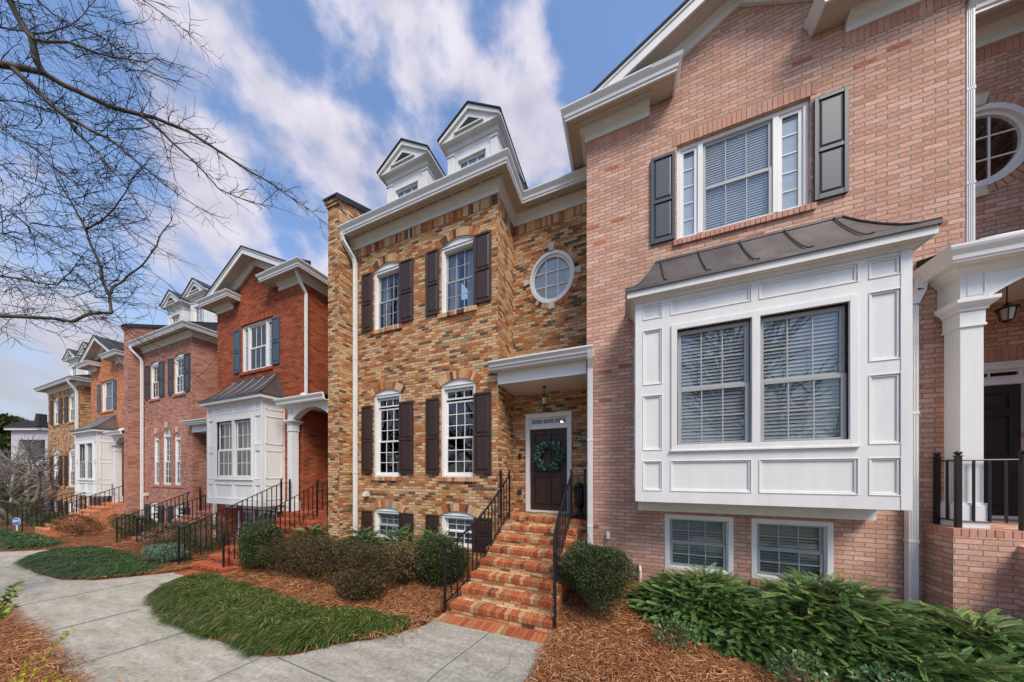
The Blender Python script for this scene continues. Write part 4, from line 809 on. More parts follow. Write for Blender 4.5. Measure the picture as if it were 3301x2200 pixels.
# ---- steps
h=.178
cr=[(-2.63,-.92,5.86),(-2.67,-.935,5.575),(-2.70,-.95,5.29),(-2.72,-.96,5.005),(-2.75,-.98,4.72),(-2.78,-1.0,4.435),(-2.83,-1.01,4.15)]
s1=steps('tumbled red and tan brick steps up to the brown door with the wreath',cr,(-2.74,-.735,6.14,6.99),-1.0,h,(B_CREAM,S_STEP,MORTAR))
s2=steps('red brick steps rising past the white bay to the red-orange house porch',[(-9.95,-8.15,5.34),(-10.12,-8.38,5.10),(-10.34,-8.58,4.90),(-10.52,-8.78,4.66),(-10.66,-8.98,4.42),(-10.84,-9.18,4.18),(-11.05,-9.36,3.94)],None,-1.205,h,M_RED)
lp=[(-16.9-.36*k,-15.05-.42*k,6.0-.16*k) for k in range(1,8)]
s3=steps('rose brick steps angling left behind the round shrubs',lp,(-16.75,-14.9,6.05,6.99),-1.58,h,M_ROSE)
ro=[(-24.6-.42*k,-22.6-.42*k,5.4-.16*k) for k in range(1,8)]
s4=steps('orange brick steps up to the orange house porch, left end of the row',ro,(-24.3,-21.95,5.5,6.9),-1.45,h,M_ORNG)
s5=steps('pale pink brick steps at the right edge below the porch railing',[(4.52,6.0,5.58-.285*k) for k in range(1,8)],None,-.72,h,M_PINK)
ap=MB()
for k in range(25): 
    x=-2.93+k*.0785; z=g0(x); ap.box(x+.004,x+.073,3.88,4.12,z-.05,z+.012+random.uniform(0,.004))
for k in range(10):
    x=-2.93+k*.2; z=g0(x); ap.box(x+.004,x+.194,4.127,4.20,z-.05,z+.014)
tag(ap.build('brick_apron',[S_STEP],None,bevel=.004),kind='structure')
mo=MB(); mo.box(-2.95,-.98,3.875,4.3,-2.6,-2.452); tag(mo.build('apron_bed',[MORTAR]),kind='structure')
ap=MB()
for k in range(19): x=-11.1+k*.0785; z=g0(x); ap.box(x+.004,x+.073,3.62,3.92,z-.05,z+.014)
for k in range(12): x=-19.2+k*.12; z=g0(x); ap.box(x+.004,x+.11,4.45,4.80,z-.05,z+.016)
tag(ap.build('brick_apron',[S_RED],None),kind='structure')
# ---- railings
railing('curved black railing with ball-topped posts left of the brown-door steps',(-2.94,4.18,g0(-2.94)),(-2.52,6.15,-1.0),1.22,1.05,15,flare=.16,sag=.10,post2=(-2.71,6.10,-1.0))
railing('curved black railing right of the brown-door steps, ending beside the urn',(-.98,4.22,g0(-1)),(-1.08,6.19,-1.0),1.22,1.05,15,flare=-.22,sag=.10,post2=(-.79,6.17,-1.0))
railing('straight black railing left of the red steps in front of the white bay',(-11.85,3.97,-2.72),(-9.93,5.50,-1.2),1.18,.99,19,sag=0.,post2=(-9.72,5.62,-1.2))
railing('straight black railing right of the red steps, foot beside the clipped shrub',(-9.72,4.05,-2.68),(-8.37,5.57,-1.2),1.10,.99,18,sag=0.,post2=(-7.99,5.62,-1.2))
railing('black railing left of the angled rose brick steps',(-19.5,4.79,-2.93),(-16.78,6.10,-1.58),1.10,.98,18,sag=0.,post2=(-16.62,6.18,-1.58))
railing('black railing right of the angled rose brick steps, foot hidden by a round shrub',(-18.2,4.95,-2.9),(-15.0,6.10,-1.58),1.10,.98,18,sag=0.)
railing('black railing left of the orange house steps, by the blue octagon sign',(-29.6,4.27,-3.05),(-24.45,5.75,-1.5),1.10,1.0,18,sag=0.,post2=(-24.0,5.8,-1.5))
railing('black railing right of the orange house steps',(-27.7,4.36,-3.05),(-22.6,5.75,-1.5),1.10,1.0,18,sag=0.)
railing('farthest black railing, in front of the tan end house',(-33.5,4.4,-3.1),(-29.5,6.0,-1.9),1.10,1.0,14,sag=0.)
def flatrail(label,pts,z,h=1.0):
    t=thing('porch_railing',label,'railing',pts[0][0],pts[0][1],z)
    for p in pts:
        m=MB(); m.box(p[0]-.022,p[0]+.022,p[1]-.022,p[1]+.022,z,z+h-.05); m.box(p[0]-.028,p[0]+.028,p[1]-.028,p[1]+.028,z+h-.06,z+h-.045); m.lathe((p[0],p[1],z+h-.01),[(0,-.04),(.018,-.03),(.034,-.008),(.034,.004),(.024,.018),(0,.024)],12); m.build('post',[BLACK],t)
    for a,b in zip(pts,pts[1:]):
        m=MB(); m.tube([(a[0],a[1],z+h-.11),(b[0],b[1],z+h-.11)],.011,6); m.tube([(a[0],a[1],z+.09),(b[0],b[1],z+.09)],.009,6); m.build('rail',[BLACK],t)
        L=math.hypot(b[0]-a[0],b[1]-a[1]); n=max(2,round(L/.13))
        for i in range(1,n):
            x,y=a[0]+(b[0]-a[0])*i/n,a[1]+(b[1]-a[1])*i/n; m=MB(); m.box(x-.009,x+.009,y-.009,y+.009,z+.09,z+h-.11); m.build('baluster',[BLACK],t)
flatrail('black railing round the front corner of the pink house porch',[(4.10,5.93),(4.10,5.66),(4.64,5.66)],-.72)
# ---- things at the brown door
wr=thing('wreath','round green leafy wreath hanging on the brown front door','wreath',-1.77,6.98,.42)
c=np.array([-1.77,7.0,.44]); n=560; a=rng.uniform(0,2*np.pi,n); rr=.265+rng.normal(0,.04,n)
Cn=np.stack([c[0]+np.cos(a)*rr,c[1]-.04-rng.uniform(0,.07,n),c[2]+np.sin(a)*rr],1)
def leaves(name,C,D,Nn,L,W,mat,parent=None):
    D=D/np.linalg.norm(D,axis=1,keepdims=True); S=np.cross(D,Nn); S/=np.linalg.norm(S,axis=1,keepdims=True)+1e-9; L=np.broadcast_to(L,len(C))[:,None]; W=np.broadcast_to(W,len(C))[:,None]
    V=np.stack([C,C+D*L*.5+S*W*.5,C+D*L,C+D*L*.5-S*W*.5],1).reshape(-1,3); return npmesh(name,V,np.arange(len(V)).reshape(-1,4),mat,parent)
Dn=np.stack([np.cos(a+.9),-.25+rng.normal(0,.3,n),np.sin(a+.9)],1)+rng.normal(0,.45,(n,3)); leaves('foliage',Cn,Dn,rng.normal(0,1,(n,3))+np.array([0,-2,0]),.105,.055,EUCA,wr)
m=MB(); m.tube([(c[0]+math.cos(t*math.pi/12)*.26,6.985,c[2]+math.sin(t*math.pi/12)*.26) for t in range(25)],.012,6); m.build('wreath_ring',[TWIG],wr)
m=MB(); m.box(-1.785,-1.755,7.035,7.045,.66,1.10); m.build('hanger',[BLACK],wr)
ln=thing('hanging_lantern','black glass lantern hanging on a chain under the door canopy','lantern',-1.77,6.5,2.05)
m=MB(); 
for k in range(9): z=2.05-k*.022; m.tube([(-1.77-.008*(k%2),6.5-.008*((k+1)%2),z),(-1.77+.008*(k%2),6.5+.008*((k+1)%2),z-.02)],.005,5)
m.lathe((-1.77,6.5,2.04),[(0,.01),(.05,.005),(.05,-.005),(0,-.02)],12); m.build('chain',[BLACK],ln)
m=MB(); m.lathe((-1.77,6.5,1.62),[(0,.26),(.02,.25),(.03,.215),(.095,.185),(.10,.17),(.06,.165)],12); m.lathe((-1.77,6.5,1.62),[(.06,.01),(.045,-.01),(.02,-.03),(.015,-.06),(0,-.065)],12)
for k in range(6): t_=k*math.pi/3; m.tube([(-1.77+math.cos(t_)*.078,6.5+math.sin(t_)*.078,1.79),(-1.77+math.cos(t_)*.058,6.5+math.sin(t_)*.058,1.63)],.006,5)
m.build('lantern_frame',[BLACK],ln); m=MB(); m.lathe((-1.77,6.5,1.63),[(.054,0),(.074,.16)],12); m.build('lantern_glass',[LGLASS],ln,smooth=True)
ln2=thing('hanging_lantern','black lantern at the right edge hanging in the pink house porch','lantern',5.06,6.35,2.7)
m=MB(); m.tube([(5.06,6.35,2.70),(5.06,6.35,2.42)],.006,6); m.build('chain',[BLACK],ln2)
m=MB(); m.lathe((5.06,6.35,2.18),[(0,.25),(.02,.24),(.03,.21),(.10,.17),(.10,.16),(.06,.155)],12); m.lathe((5.06,6.35,2.18),[(.05,.0),(.03,-.02),(0,-.05)],12)
for k in range(6): t_=k*math.pi/3; m.tube([(5.06+math.cos(t_)*.078,6.35+math.sin(t_)*.078,2.34),(5.06+math.cos(t_)*.055,6.35+math.sin(t_)*.055,2.18)],.006,5)
m.build('lantern_frame',[BLACK],ln2); m=MB(); m.lathe((5.06,6.35,2.18),[(.05,0),(.07,.155)],12); m.build('lantern_glass',[LGLASS],ln2,smooth=True)
ur=thing('urn_planter','black urn planter with a green shrub behind the landing railing','planter',-.93,6.50,-1.0)
m=MB(); m.box(-1.07,-.79,6.36,6.64,-1.0,-.94); m.lathe((-.93,6.5,-1.0),[(0,.06),(.10,.06),(.10,.09),(.05,.13),(.045,.19),(.07,.22),(.15,.29),(.165,.34),(.13,.36),(.14,.60),(.175,.62),(.175,.66),(.15,.66),(.14,.60),(0,.60)],20); m.build('urn',[BLACK],ur,smooth=False)
n=700; th=rng.uniform(0,2*np.pi,n); ph=rng.uniform(0,1,n); dr=np.stack([np.cos(th)*np.sqrt(1-ph*ph),np.sin(th)*np.sqrt(1-ph*ph),ph],1)
leaves('foliage',np.array([-.93,6.5,-.38])+dr*rng.uniform(.05,.15,(n,1)),dr+rng.normal(0,.5,(n,3)),rng.normal(0,1,(n,3)),.05,.02,YEW,ur)
def textobj(name,body,size,loc,rotz,mat,parent,ext=.004,bold=0):
    cu=bpy.data.curves.new(name,'FONT'); cu.body=body; cu.size=size; cu.extrude=ext; cu.offset=bold; cu.align_x='CENTER'; cu.align_y='CENTER'
    o=bpy.data.objects.new(name+'_c',cu); COL.objects.link(o); dg=bpy.context.evaluated_depsgraph_get(); me=bpy.data.meshes.new_from_object(o.evaluated_get(dg)); bpy.data.objects.remove(o)
    mo=bpy.data.objects.new(name,me); me.materials.clear(); me.materials.append(mat); org=ROOT[parent.name]; mo.parent=parent
    mo.matrix_local=Matrix.Translation((loc[0]-org[0],loc[1]-org[1],loc[2]+ZO-org[2]))@Matrix.Rotation(rotz,4,'Z')@Matrix.Rotation(math.pi/2,4,'X'); COL.objects.link(mo); return mo
pq=thing('house_number_plaque','dark oval number plaque on the brick right of the brown door','plaque',-.955,6.99,.84)
m=MB(); m.prism([(-.955+math.cos(k*math.pi/12)*.165,.845+math.sin(k*math.pi/12)*.085) for k in range(24)],6.972,6.997); m.build('plaque_plate',[BLACK],pq); textobj('numerals','2590',.13,(-.955,6.968,.845),0,GOLD,pq)
# chandelier seen through the near tan window
ch=thing('chandelier','small lit chandelier seen through the tall window of the tan house','chandelier',-3.62,9.0,1.35)
m=MB(); m.tube([(-3.62,9,1.9),(-3.62,9,1.15)],.01,6)
for k in range(5): t_=k*1.257; m.tube([(-3.62,9,1.15),(-3.62+math.cos(t_)*.12,9+math.sin(t_)*.12,1.10),(-3.62+math.cos(t_)*.2,9+math.sin(t_)*.2,1.2)],.008,5)
m.build('chandelier_frame',[BRONZE],ch)
for k in range(5): t_=k*1.257; m=MB(); m.lathe((-3.62+math.cos(t_)*.2,9+math.sin(t_)*.2,1.24),[(0,-.03),(.015,-.02),(.018,0),(.008,.03),(0,.04)],8); m.build('bulb',[BULB],ch)
ch=thing('chandelier','small lit chandelier seen through the glass above the brown door','chandelier',-1.65,8.6,1.6)
m=MB(); m.tube([(-1.65,8.6,2.2),(-1.65,8.6,1.45)],.01,6)
for k in range(5): t_=k*1.257; m.tube([(-1.65,8.6,1.45),(-1.65+math.cos(t_)*.16,8.6+math.sin(t_)*.16,1.52)],.008,5)
m.build('chandelier_frame',[BRONZE],ch)
for k in range(5): t_=k*1.257; m=MB(); m.lathe((-1.65+math.cos(t_)*.16,8.6+math.sin(t_)*.16,1.56),[(0,-.03),(.015,-.02),(.018,0),(.008,.03),(0,.04)],8); m.build('bulb',[BULB],ch)
# door flower on the pink house door
dw=thing('door_swag','small yellow and purple flower decoration at the right edge door','decoration',5.80,6.97,.62)
n=90; leaves('flowers',np.array([5.81,7.0,.62])+rng.normal(0,.035,(n,3))*[.8,.3,1.2],rng.normal(0,1,(n,3))-[0,1,0],rng.normal(0,1,(n,3)),.05,.03,islandmat('flower_petals',[(0,(.6,.4,.05)),(.5,(.18,.07,.3)),(.75,(.5,.12,.06))],bump=0),dw)
# octagonal yard sign
ys=thing('yard_sign','small blue octagonal security sign on a stake in the pine straw','sign',-30.7,4.28,-3.15)
sa=R(21.75); tx,ty=math.cos(sa),math.sin(sa); nx,ny=ty,-tx
def sgn(r,off,z0=-2.63):
    return [(-30.7+tx*math.cos(math.pi/8+k*math.pi/4)*r+nx*off,4.28+ty*math.cos(math.pi/8+k*math.pi/4)*r+ny*off,z0+math.sin(math.pi/8+k*math.pi/4)*r) for k in range(8)]
def octa(name,r,o0,o1,mat):
    m=MB(); m.add(sgn(r,o0)+sgn(r,o1),[tuple(range(8)),tuple(range(15,7,-1))]+[(i,(i+1)%8,8+(i+1)%8,8+i) for i in range(8)]); m.build(name,[mat],ys)
octa('sign_border',.225,0,.012,WHITE2); octa('sign_panel',.205,.0,.016,BLUE)
textobj('lettering','ADT',.17,(-30.7+nx*.022,4.28+ny*.022,-2.61),sa,WHITE2,ys,.002,.006)
m=MB(); m.box(-30.72,-30.68,4.26,4.30,-3.2,-2.82); m.build('stake',[WHITE2],ys)
# rusty steel pig silhouette behind the railing
pg_=thing('garden_ornament','rusty cut-steel pig figure standing among shrubs behind the black railing','ornament',-12.65,5.2,-2.45)
px_=[(-.42,.10),(-.36,.32),(-.20,.42),(-.12,.62),(-.27,.72),(-.12,.80),(.02,.80),(.10,.86),(.13,.76),(.18,.70),(.19,.52),(.42,.60),(.60,.60),(.60,.54),(.36,.48),(.24,.40),(.20,.20),(.30,.0),(.24,-.06),(-.05,.0),(-.22,.10)]
m=MB(); aa=R(60); m.add([(-12.65+math.cos(aa)*x*.55+k*.012*math.sin(aa),5.2+math.sin(aa)*x*.55-k*.012*math.cos(aa),-1.95+z*.62) for k in (-1,1) for x,z in px_],[tuple(range(len(px_))),tuple(range(2*len(px_)-1,len(px_)-1,-1))]+[(i,(i+1)%len(px_),len(px_)+(i+1)%len(px_),len(px_)+i) for i in range(len(px_))])
m.build('figure',[RUST],pg_); m=MB(); m.box(-12.67,-12.63,5.18,5.22,-2.6,-1.95); m.build('stake',[RUST],pg_)
# ================================================================= GROUND
walk=[(-6.2,1.2),(-7.05,1.24),(-8.58,1.33),(-9.76,1.35),(-11.4,1.43),(-16,1.7),(-22,2.0),(-34,2.4),(-60,3.0),(-60,4.2),(-34,3.6),(-22.39,2.8),(-21.48,3.27),(-20.53,4.01),(-19.9,4.5),(-19.38,4.63),(-17.71,4.62),(-17.6,4.45),(-16.78,4.33),(-18.94,4.41),(-19.84,3.98),(-19.87,3.38),(-19.52,2.95),(-18.15,2.54),(-15.5,2.43),(-13.64,2.45),(-12.45,2.72),(-11.75,3.22),(-11.3,3.6),(-11.15,3.75),(-9.6,3.75),(-9.95,3.5),(-9.81,3.12),(-8.94,2.64),(-8.45,2.49),(-7.85,2.38),(-7.04,2.3),(-6.41,2.27),(-5.69,2.3),(-4.89,2.29),(-4.5,2.32),(-4.17,2.49),(-3.86,2.84),(-3.44,3.15),(-3.15,3.49),(-2.99,3.75),(-2.95,3.95),(-1.0,3.95),(-.99,3.64),(-1.02,3.41),(-1.0,3.13),(-.85,2.8),(-.4,2.5),(1,2.3),(5,2.25),(25,2.4),(25,-.2),(5,-.1),(0,.1),(-3,.75)]
PADS=[(-3.0,-.98,3.86,4.3),(-11.15,-9.5,3.6,3.98)]
def onpad(x,y): return any(a<x<b and c<y<d for a,b,c,d in PADS)
walk=[p for i,p in enumerate(walk) if not(p==(-16.78,4.33))]
def inpoly(x,y,P):
    c=False; j=len(P)-1
    for i in range(len(P)):
        xi,yi=P[i]; xj,yj=P[j]
        if (yi>y)!=(yj>y) and x<(xj-xi)*(y-yi)/(yj-yi)+xi: c=not c
        j=i
    return c
def distpoly(x,y,P):
    p=np.array([x,y]); A=np.array(P); B=np.roll(A,-1,0); d=B-A; t=np.clip(((p-A)*d).sum(1)/((d*d).sum(1)+1e-12),0,1); return float(np.min(np.hypot(*(A+d*t[:,None]-p).T)))
def sheet(name,poly,zf,mat,step=.4,kind='structure',cat=None):
    pts=[]; n=len(poly)
    for i in range(n):
        a,b=Vector(poly[i]),Vector(poly[(i+1)%n]); k=max(1,int((b-a).length/(step*1.2))); k=min(k,12); pts+=[a+(b-a)*j/k for j in range(k)]
    nb=len(pts); P2=[tuple(p) for p in pts]; x0,x1=min(p[0] for p in P2),max(p[0] for p in P2); y0,y1=min(p[1] for p in P2),max(p[1] for p in P2)
    x=max(x0,-24)+.13
    while x<min(x1,8):
        y=y0+.11
        while y<y1:
            if inpoly(x,y,P2) and distpoly(x,y,P2)>.12: pts.append(Vector((x,y)))
            y+=step
        x+=step
    r=delaunay_2d_cdt(pts,[(i,(i+1)%nb) for i in range(nb)],[],1,1e-5)
    o=MB(); o.v=[(p.x,p.y,zf(p.x,p.y)) for p in r[0]]; o.f=[tuple(f) for f in r[2]]; o.m=[0]*len(o.f)
    ob=o.build(name,[mat]); return tag(ob,kind=kind)
sheet('sidewalk',walk,lambda x,y:g0(x),CONC)
# control joints of the walk: grooves with worn lips
def groove(a,b,wd=.006):
    a,b=Vector(a),Vector(b); d=(b-a).normalized(); s=Vector((-d.y,d.x)); m=MB(); n=max(1,int((b-a).length/.5))
    for k in range(n):
        p,q=a+(b-a)*k/n,a+(b-a)*(k+1)/n
        m.quad(*[(v.x,v.y,g0(v.x)+.004) for v in (p-s*wd,q-s*wd,q+s*wd,p+s*wd)])
    return m
JT=paint('joint_dirt',(.13,.12,.10),.95,.2,20); LIP=paint('worn_joint_lip',(.42,.41,.38),.9,.1,30)
for a,b in (((-1.9,3.93),(-2.12,2.9)),((-2.12,2.9),(-2.3,.5)),((-4.55,2.31),(-4.7,.9)),((-6.5,2.3),(-6.75,1.23)),((-8.55,2.35),(-8.75,1.35)),((-10.9,3.2),(-11.3,1.45)),((-13.6,2.4),(-13.9,1.6)),((-4.35,2.36),(-2.1,2.25)),((-2.1,2.25),(-.4,2.3))):
    m=groove(a,b); tag(m.build('walk_joint',[JT]),kind='structure')
    for s_ in (-1,1):
        a2,b2=Vector(a),Vector(b); d=(b2-a2).normalized(); off=Vector((-d.y,d.x))*.03*s_; m=groove(a2+off,b2+off,.006); tag(m.build('walk_joint_edge',[LIP]),kind='structure')
for pts in ([(-5.75,1.62),(-5.5,1.78),(-5.42,1.95),(-5.15,2.05),(-5.02,2.22)],[(-1.35,3.85),(-1.42,3.5),(-1.36,3.3),(-1.46,3.0)],[(-7.6,1.5),(-7.4,1.8),(-7.5,2.1)]):
    for a,b in zip(pts,pts[1:]): m=groove(a,b,.003); tag(m.build('walk_crack',[LIP if pts[0][0]<-5 else JT]),kind='structure')
# planting-bed ground: one sheet, sinking under the walk
xs=np.concatenate([np.arange(-70,-24,1.0),np.arange(-24,-13,.25),np.arange(-13,7,.11),np.arange(7,40,1.)]); ys_=np.concatenate([np.arange(-1.,1,.25),np.arange(1,6.3,.11),np.arange(6.3,14,.6)])
Pw=walk
V=[];
from mathutils import noise
for x in xs:
    for y in ys_:
        ins=inpoly(x,y,Pw); d=distpoly(x,y,Pw) if y<5 else 1
        z=gz(x,y); nzv=noise.noise(Vector((x*1.7,y*1.7,0)))*.03+noise.noise(Vector((x*6,y*6,3)))*.018
        z+= -.08 if (ins and d>.06) or onpad(x,y) else ((-.01 if ins else min(.05,.01+d*.3)+nzv))
        V.append((x,y,z))
nx_,ny_=len(xs),len(ys_); idx=np.arange(nx_*ny_).reshape(nx_,ny_); F=np.stack([idx[:-1,:-1],idx[1:,:-1],idx[1:,1:],idx[:-1,1:]],-1).reshape(-1,4)
gb_=npmesh('mulch_bed',V,F,MULCH,smooth=True); tag(gb_,kind='structure')
m=MB(); X=[-400,-70,-30,-19,-3,20,400]
for a,b in zip(X,X[1:]): m.quad((a,-400,g0(a)-.25),(b,-400,g0(b)-.25),(b,500,g0(b)-.25),(a,500,g0(a)-.25))
tag(m.build('ground',[SOIL]),kind='structure')
m=MB()
for a,b in zip(X,X[1:]): m.quad((a,-14,g0(a)-.2),(b,-14,g0(b)-.2),(b,-6,g0(b)-.2),(a,-6,g0(a)-.2))
tag(m.build('road',[ASPH]),kind='structure')
# ---- loose pine straw
def straw(name,boxes,dens,seed,mat=STRAW,L=(.10,.22),W=.0034):
    r=np.random.default_rng(seed); VV=[]
    for x0,x1,y0,y1,k in boxes:
        n=int((x1-x0)*(y1-y0)*dens*k); P=np.stack([r.uniform(x0,x1,n),r.uniform(y0,y1,n)],1)
        # clumped orientation
        cl=np.array([noise.noise(Vector((p[0]*1.3,p[1]*1.3,9)))*3.2 for p in P]); keep=np.array([(not onpad(p[0],p[1])) and (not inpoly(p[0],p[1],Pw)) or (not onpad(p[0],p[1]) and r.random()<(.4 if distpoly(p[0],p[1],Pw)<.10 else .05 if distpoly(p[0],p[1],Pw)<.4 else 0)) for p in P]) if n else np.zeros(0,bool)
        P=P[keep]; cl=cl[keep]; n=len(P); a=cl+r.normal(0,.9,n); l=r.uniform(L[0],L[1],n); tl=r.normal(.02,.13,n)
        zb=np.array([gz(p[0],p[1]) for p in P])+.055+r.uniform(0,.035,n)
        C=np.stack([P[:,0],P[:,1],zb],1); D=np.stack([np.cos(a),np.sin(a),tl],1); S=np.stack([-np.sin(a),np.cos(a),r.normal(0,.3,n)],1)*W
        bend=np.stack([-np.sin(a),np.cos(a),np.zeros(n)],1)*(r.normal(0,.10,n)*l)[:,None]
        A=C-D*l[:,None]/2; Bm=C+bend+np.array([0,0,.012]); E_=C+D*l[:,None]/2
        VV.append(np.stack([A-S,A+S,Bm+S,Bm-S,Bm-S,Bm+S,E_+S,E_-S],1).reshape(-1,3))
    V=np.concatenate(VV); o=npmesh(name,V,np.arange(len(V)).reshape(-1,4),mat); return tag(o,'loose rust brown pine needles covering the planting beds','pine straw',kind='stuff')
straw('pine_straw',[(-1.05,3.2,2.9,6,1.),(3.2,5.5,3.5,6,.5),(-6,-2.6,3.0,5.2,.75),(-11.5,-6,3.4,5.6,.5),(-12,-3,.6,1.5,1.),(-20,-11.5,2.4,6,.16),(-28,-20,3,6,.08)],1500,5)
# ---- grassy edging beds
def blades(name,poly,n,L,lean,mat,label,seed,w=.0055,hgt=.16,extra=0):
    r=np.random.default_rng(seed); A=np.array(poly); x0,y0=A.min(0); x1,y1=A.max(0); P=[]
    while len(P)<n:
        q=(r.uniform(x0-.1,x1+.1),r.uniform(y0-.1,y1+.1)); e=noise.noise(Vector((q[0]*5,q[1]*5,2)))*.1
        if inpoly(q[0]+e,q[1]+e,poly): P.append(q)
    P=np.array(P); d=np.array([distpoly(p[0],p[1],poly) for p in P]); base=np.array([g0(p[0]) for p in P])+.03+hgt*np.minimum(1,d/.35)**.6*np.array([.75+.5*noise.noise(Vector((p[0]*2.2,p[1]*2.2,1))) for p in P])
    tuft=np.round(P/.12); a=np.array([noise.noise(Vector((t[0]*.33,t[1]*.33,5)))*2.3 for t in tuft])+lean+r.normal(0,1.0,n)
    # blades near the edge spill outward
    c=A.mean(0); 
    l=r.uniform(.6,1.1,n)*L; up=r.uniform(.55,1.15,n); D=np.stack([np.cos(a),np.sin(a)],1); S=np.stack([-D[:,1],D[:,0]],1)
    K=5; rows=[]
    for k in range(K):
        s=k/(K-1); out=l*(s**1.25)*.85; z=base+l*up*.55*(1.9*s-1.75*s*s)-.02; ww=w*(1-.75*s**2)
        C=np.stack([P[:,0]+D[:,0]*out,P[:,1]+D[:,1]*out,np.maximum(z,base*0+np.array([g0(p[0]) for p in P])+.012)],1); Sv=np.stack([S[:,0]*ww,S[:,1]*ww,np.zeros(n)],1)
        rows+=[C-Sv,C+Sv]
    V=np.stack(rows,1).reshape(-1,3); b=np.arange(n)[:,None]*2*K; F=np.concatenate([b+np.array([2*k,2*k+1,2*k+3,2*k+2]) for k in range(K-1)],0)
    o=npmesh(name,V,F,mat); return tag(o,label,'grass',kind='stuff')
G1=[(-8.94,2.60),(-8.45,2.52),(-7.85,2.42),(-7.04,2.34),(-6.41,2.31),(-5.69,2.34),(-4.89,2.33),(-4.55,2.36),(-4.22,2.52),(-3.9,2.86),(-3.5,3.17),(-3.2,3.45),(-3.2,3.64),(-4.07,3.66),(-4.93,3.5),(-6.25,3.5),(-7.48,3.62),(-8.61,3.68),(-9.6,3.8),(-9.9,3.67),(-9.72,3.12)]
G2=[(-18.1,2.6),(-15.5,2.5),(-13.64,2.53),(-12.5,2.8),(-11.85,3.25),(-11.8,3.6),(-13.82,3.95),(-16.5,4.2),(-18.8,4.3),(-19.7,3.9),(-19.7,3.4),(-19.3,2.98)]
G3=[(-60,4.3),(-34,3.7),(-26,3.3),(-22.5,2.95),(-21.6,3.4),(-21.4,3.9),(-22.8,4.15),(-27,4.3),(-30,4.1),(-40,4.6),(-60,5.2)]
blades('liriope_bed',G1,60000,.215,-2.2,LIRI,'long swath of shaggy green edging grass with straw tips in the foreground curve of the walk',11,w=.0055,hgt=.20)
blades('liriope_bed',G2,28000,.25,-2.0,LIRI2,'second shaggy green grass bed, between the walk and the red brick steps',12,w=.009)
blades('liriope_bed',G3,16000,.36,-2.2,LIRI2,'farthest dark green grass bed at the left edge beyond the walk',13,w=.013)
# ================================================================= SHRUBS
def tubes_np(name,segs,mat,parent=None,n=4):
    S=np.array(segs); A,Bq,r0,r1=S[:,0:3],S[:,3:6],S[:,6],S[:,7]; d=Bq-A; L=np.linalg.norm(d,axis=1,keepdims=True)+1e-9; d/=L
    ref=np.where(np.abs(d[:,2:3])>.9,[[1,0,0]],[[0,0,1.]]); u=np.cross(d,ref); u/=np.linalg.norm(u,axis=1,keepdims=True); v=np.cross(d,u)
    vs=[]
    for P,r in ((A,r0),(Bq,r1)):
        for k in range(n): t=2*math.pi*k/n; vs.append(P+(u*math.cos(t)+v*math.sin(t))*r[:,None])
    V=np.stack(vs,1).reshape(-1,3); b=np.arange(len(S))[:,None]*2*n; F=np.concatenate([b+np.array([k,(k+1)%n,n+(k+1)%n,n+k]) for k in range(n)],0)
    return npmesh(name,V,F,mat,parent,smooth=True)
def lump(dr,seed,amp=.34,k=26):
    r=np.random.default_rng(seed); C=r.normal(0,1,(k,3)); C/=np.linalg.norm(C,axis=1,keepdims=True); s=np.zeros(len(dr))
    for c in C: s+=np.exp(-((dr-c)**2).sum(1)/.16)*r.uniform(-1,1)
    return 1+amp*s
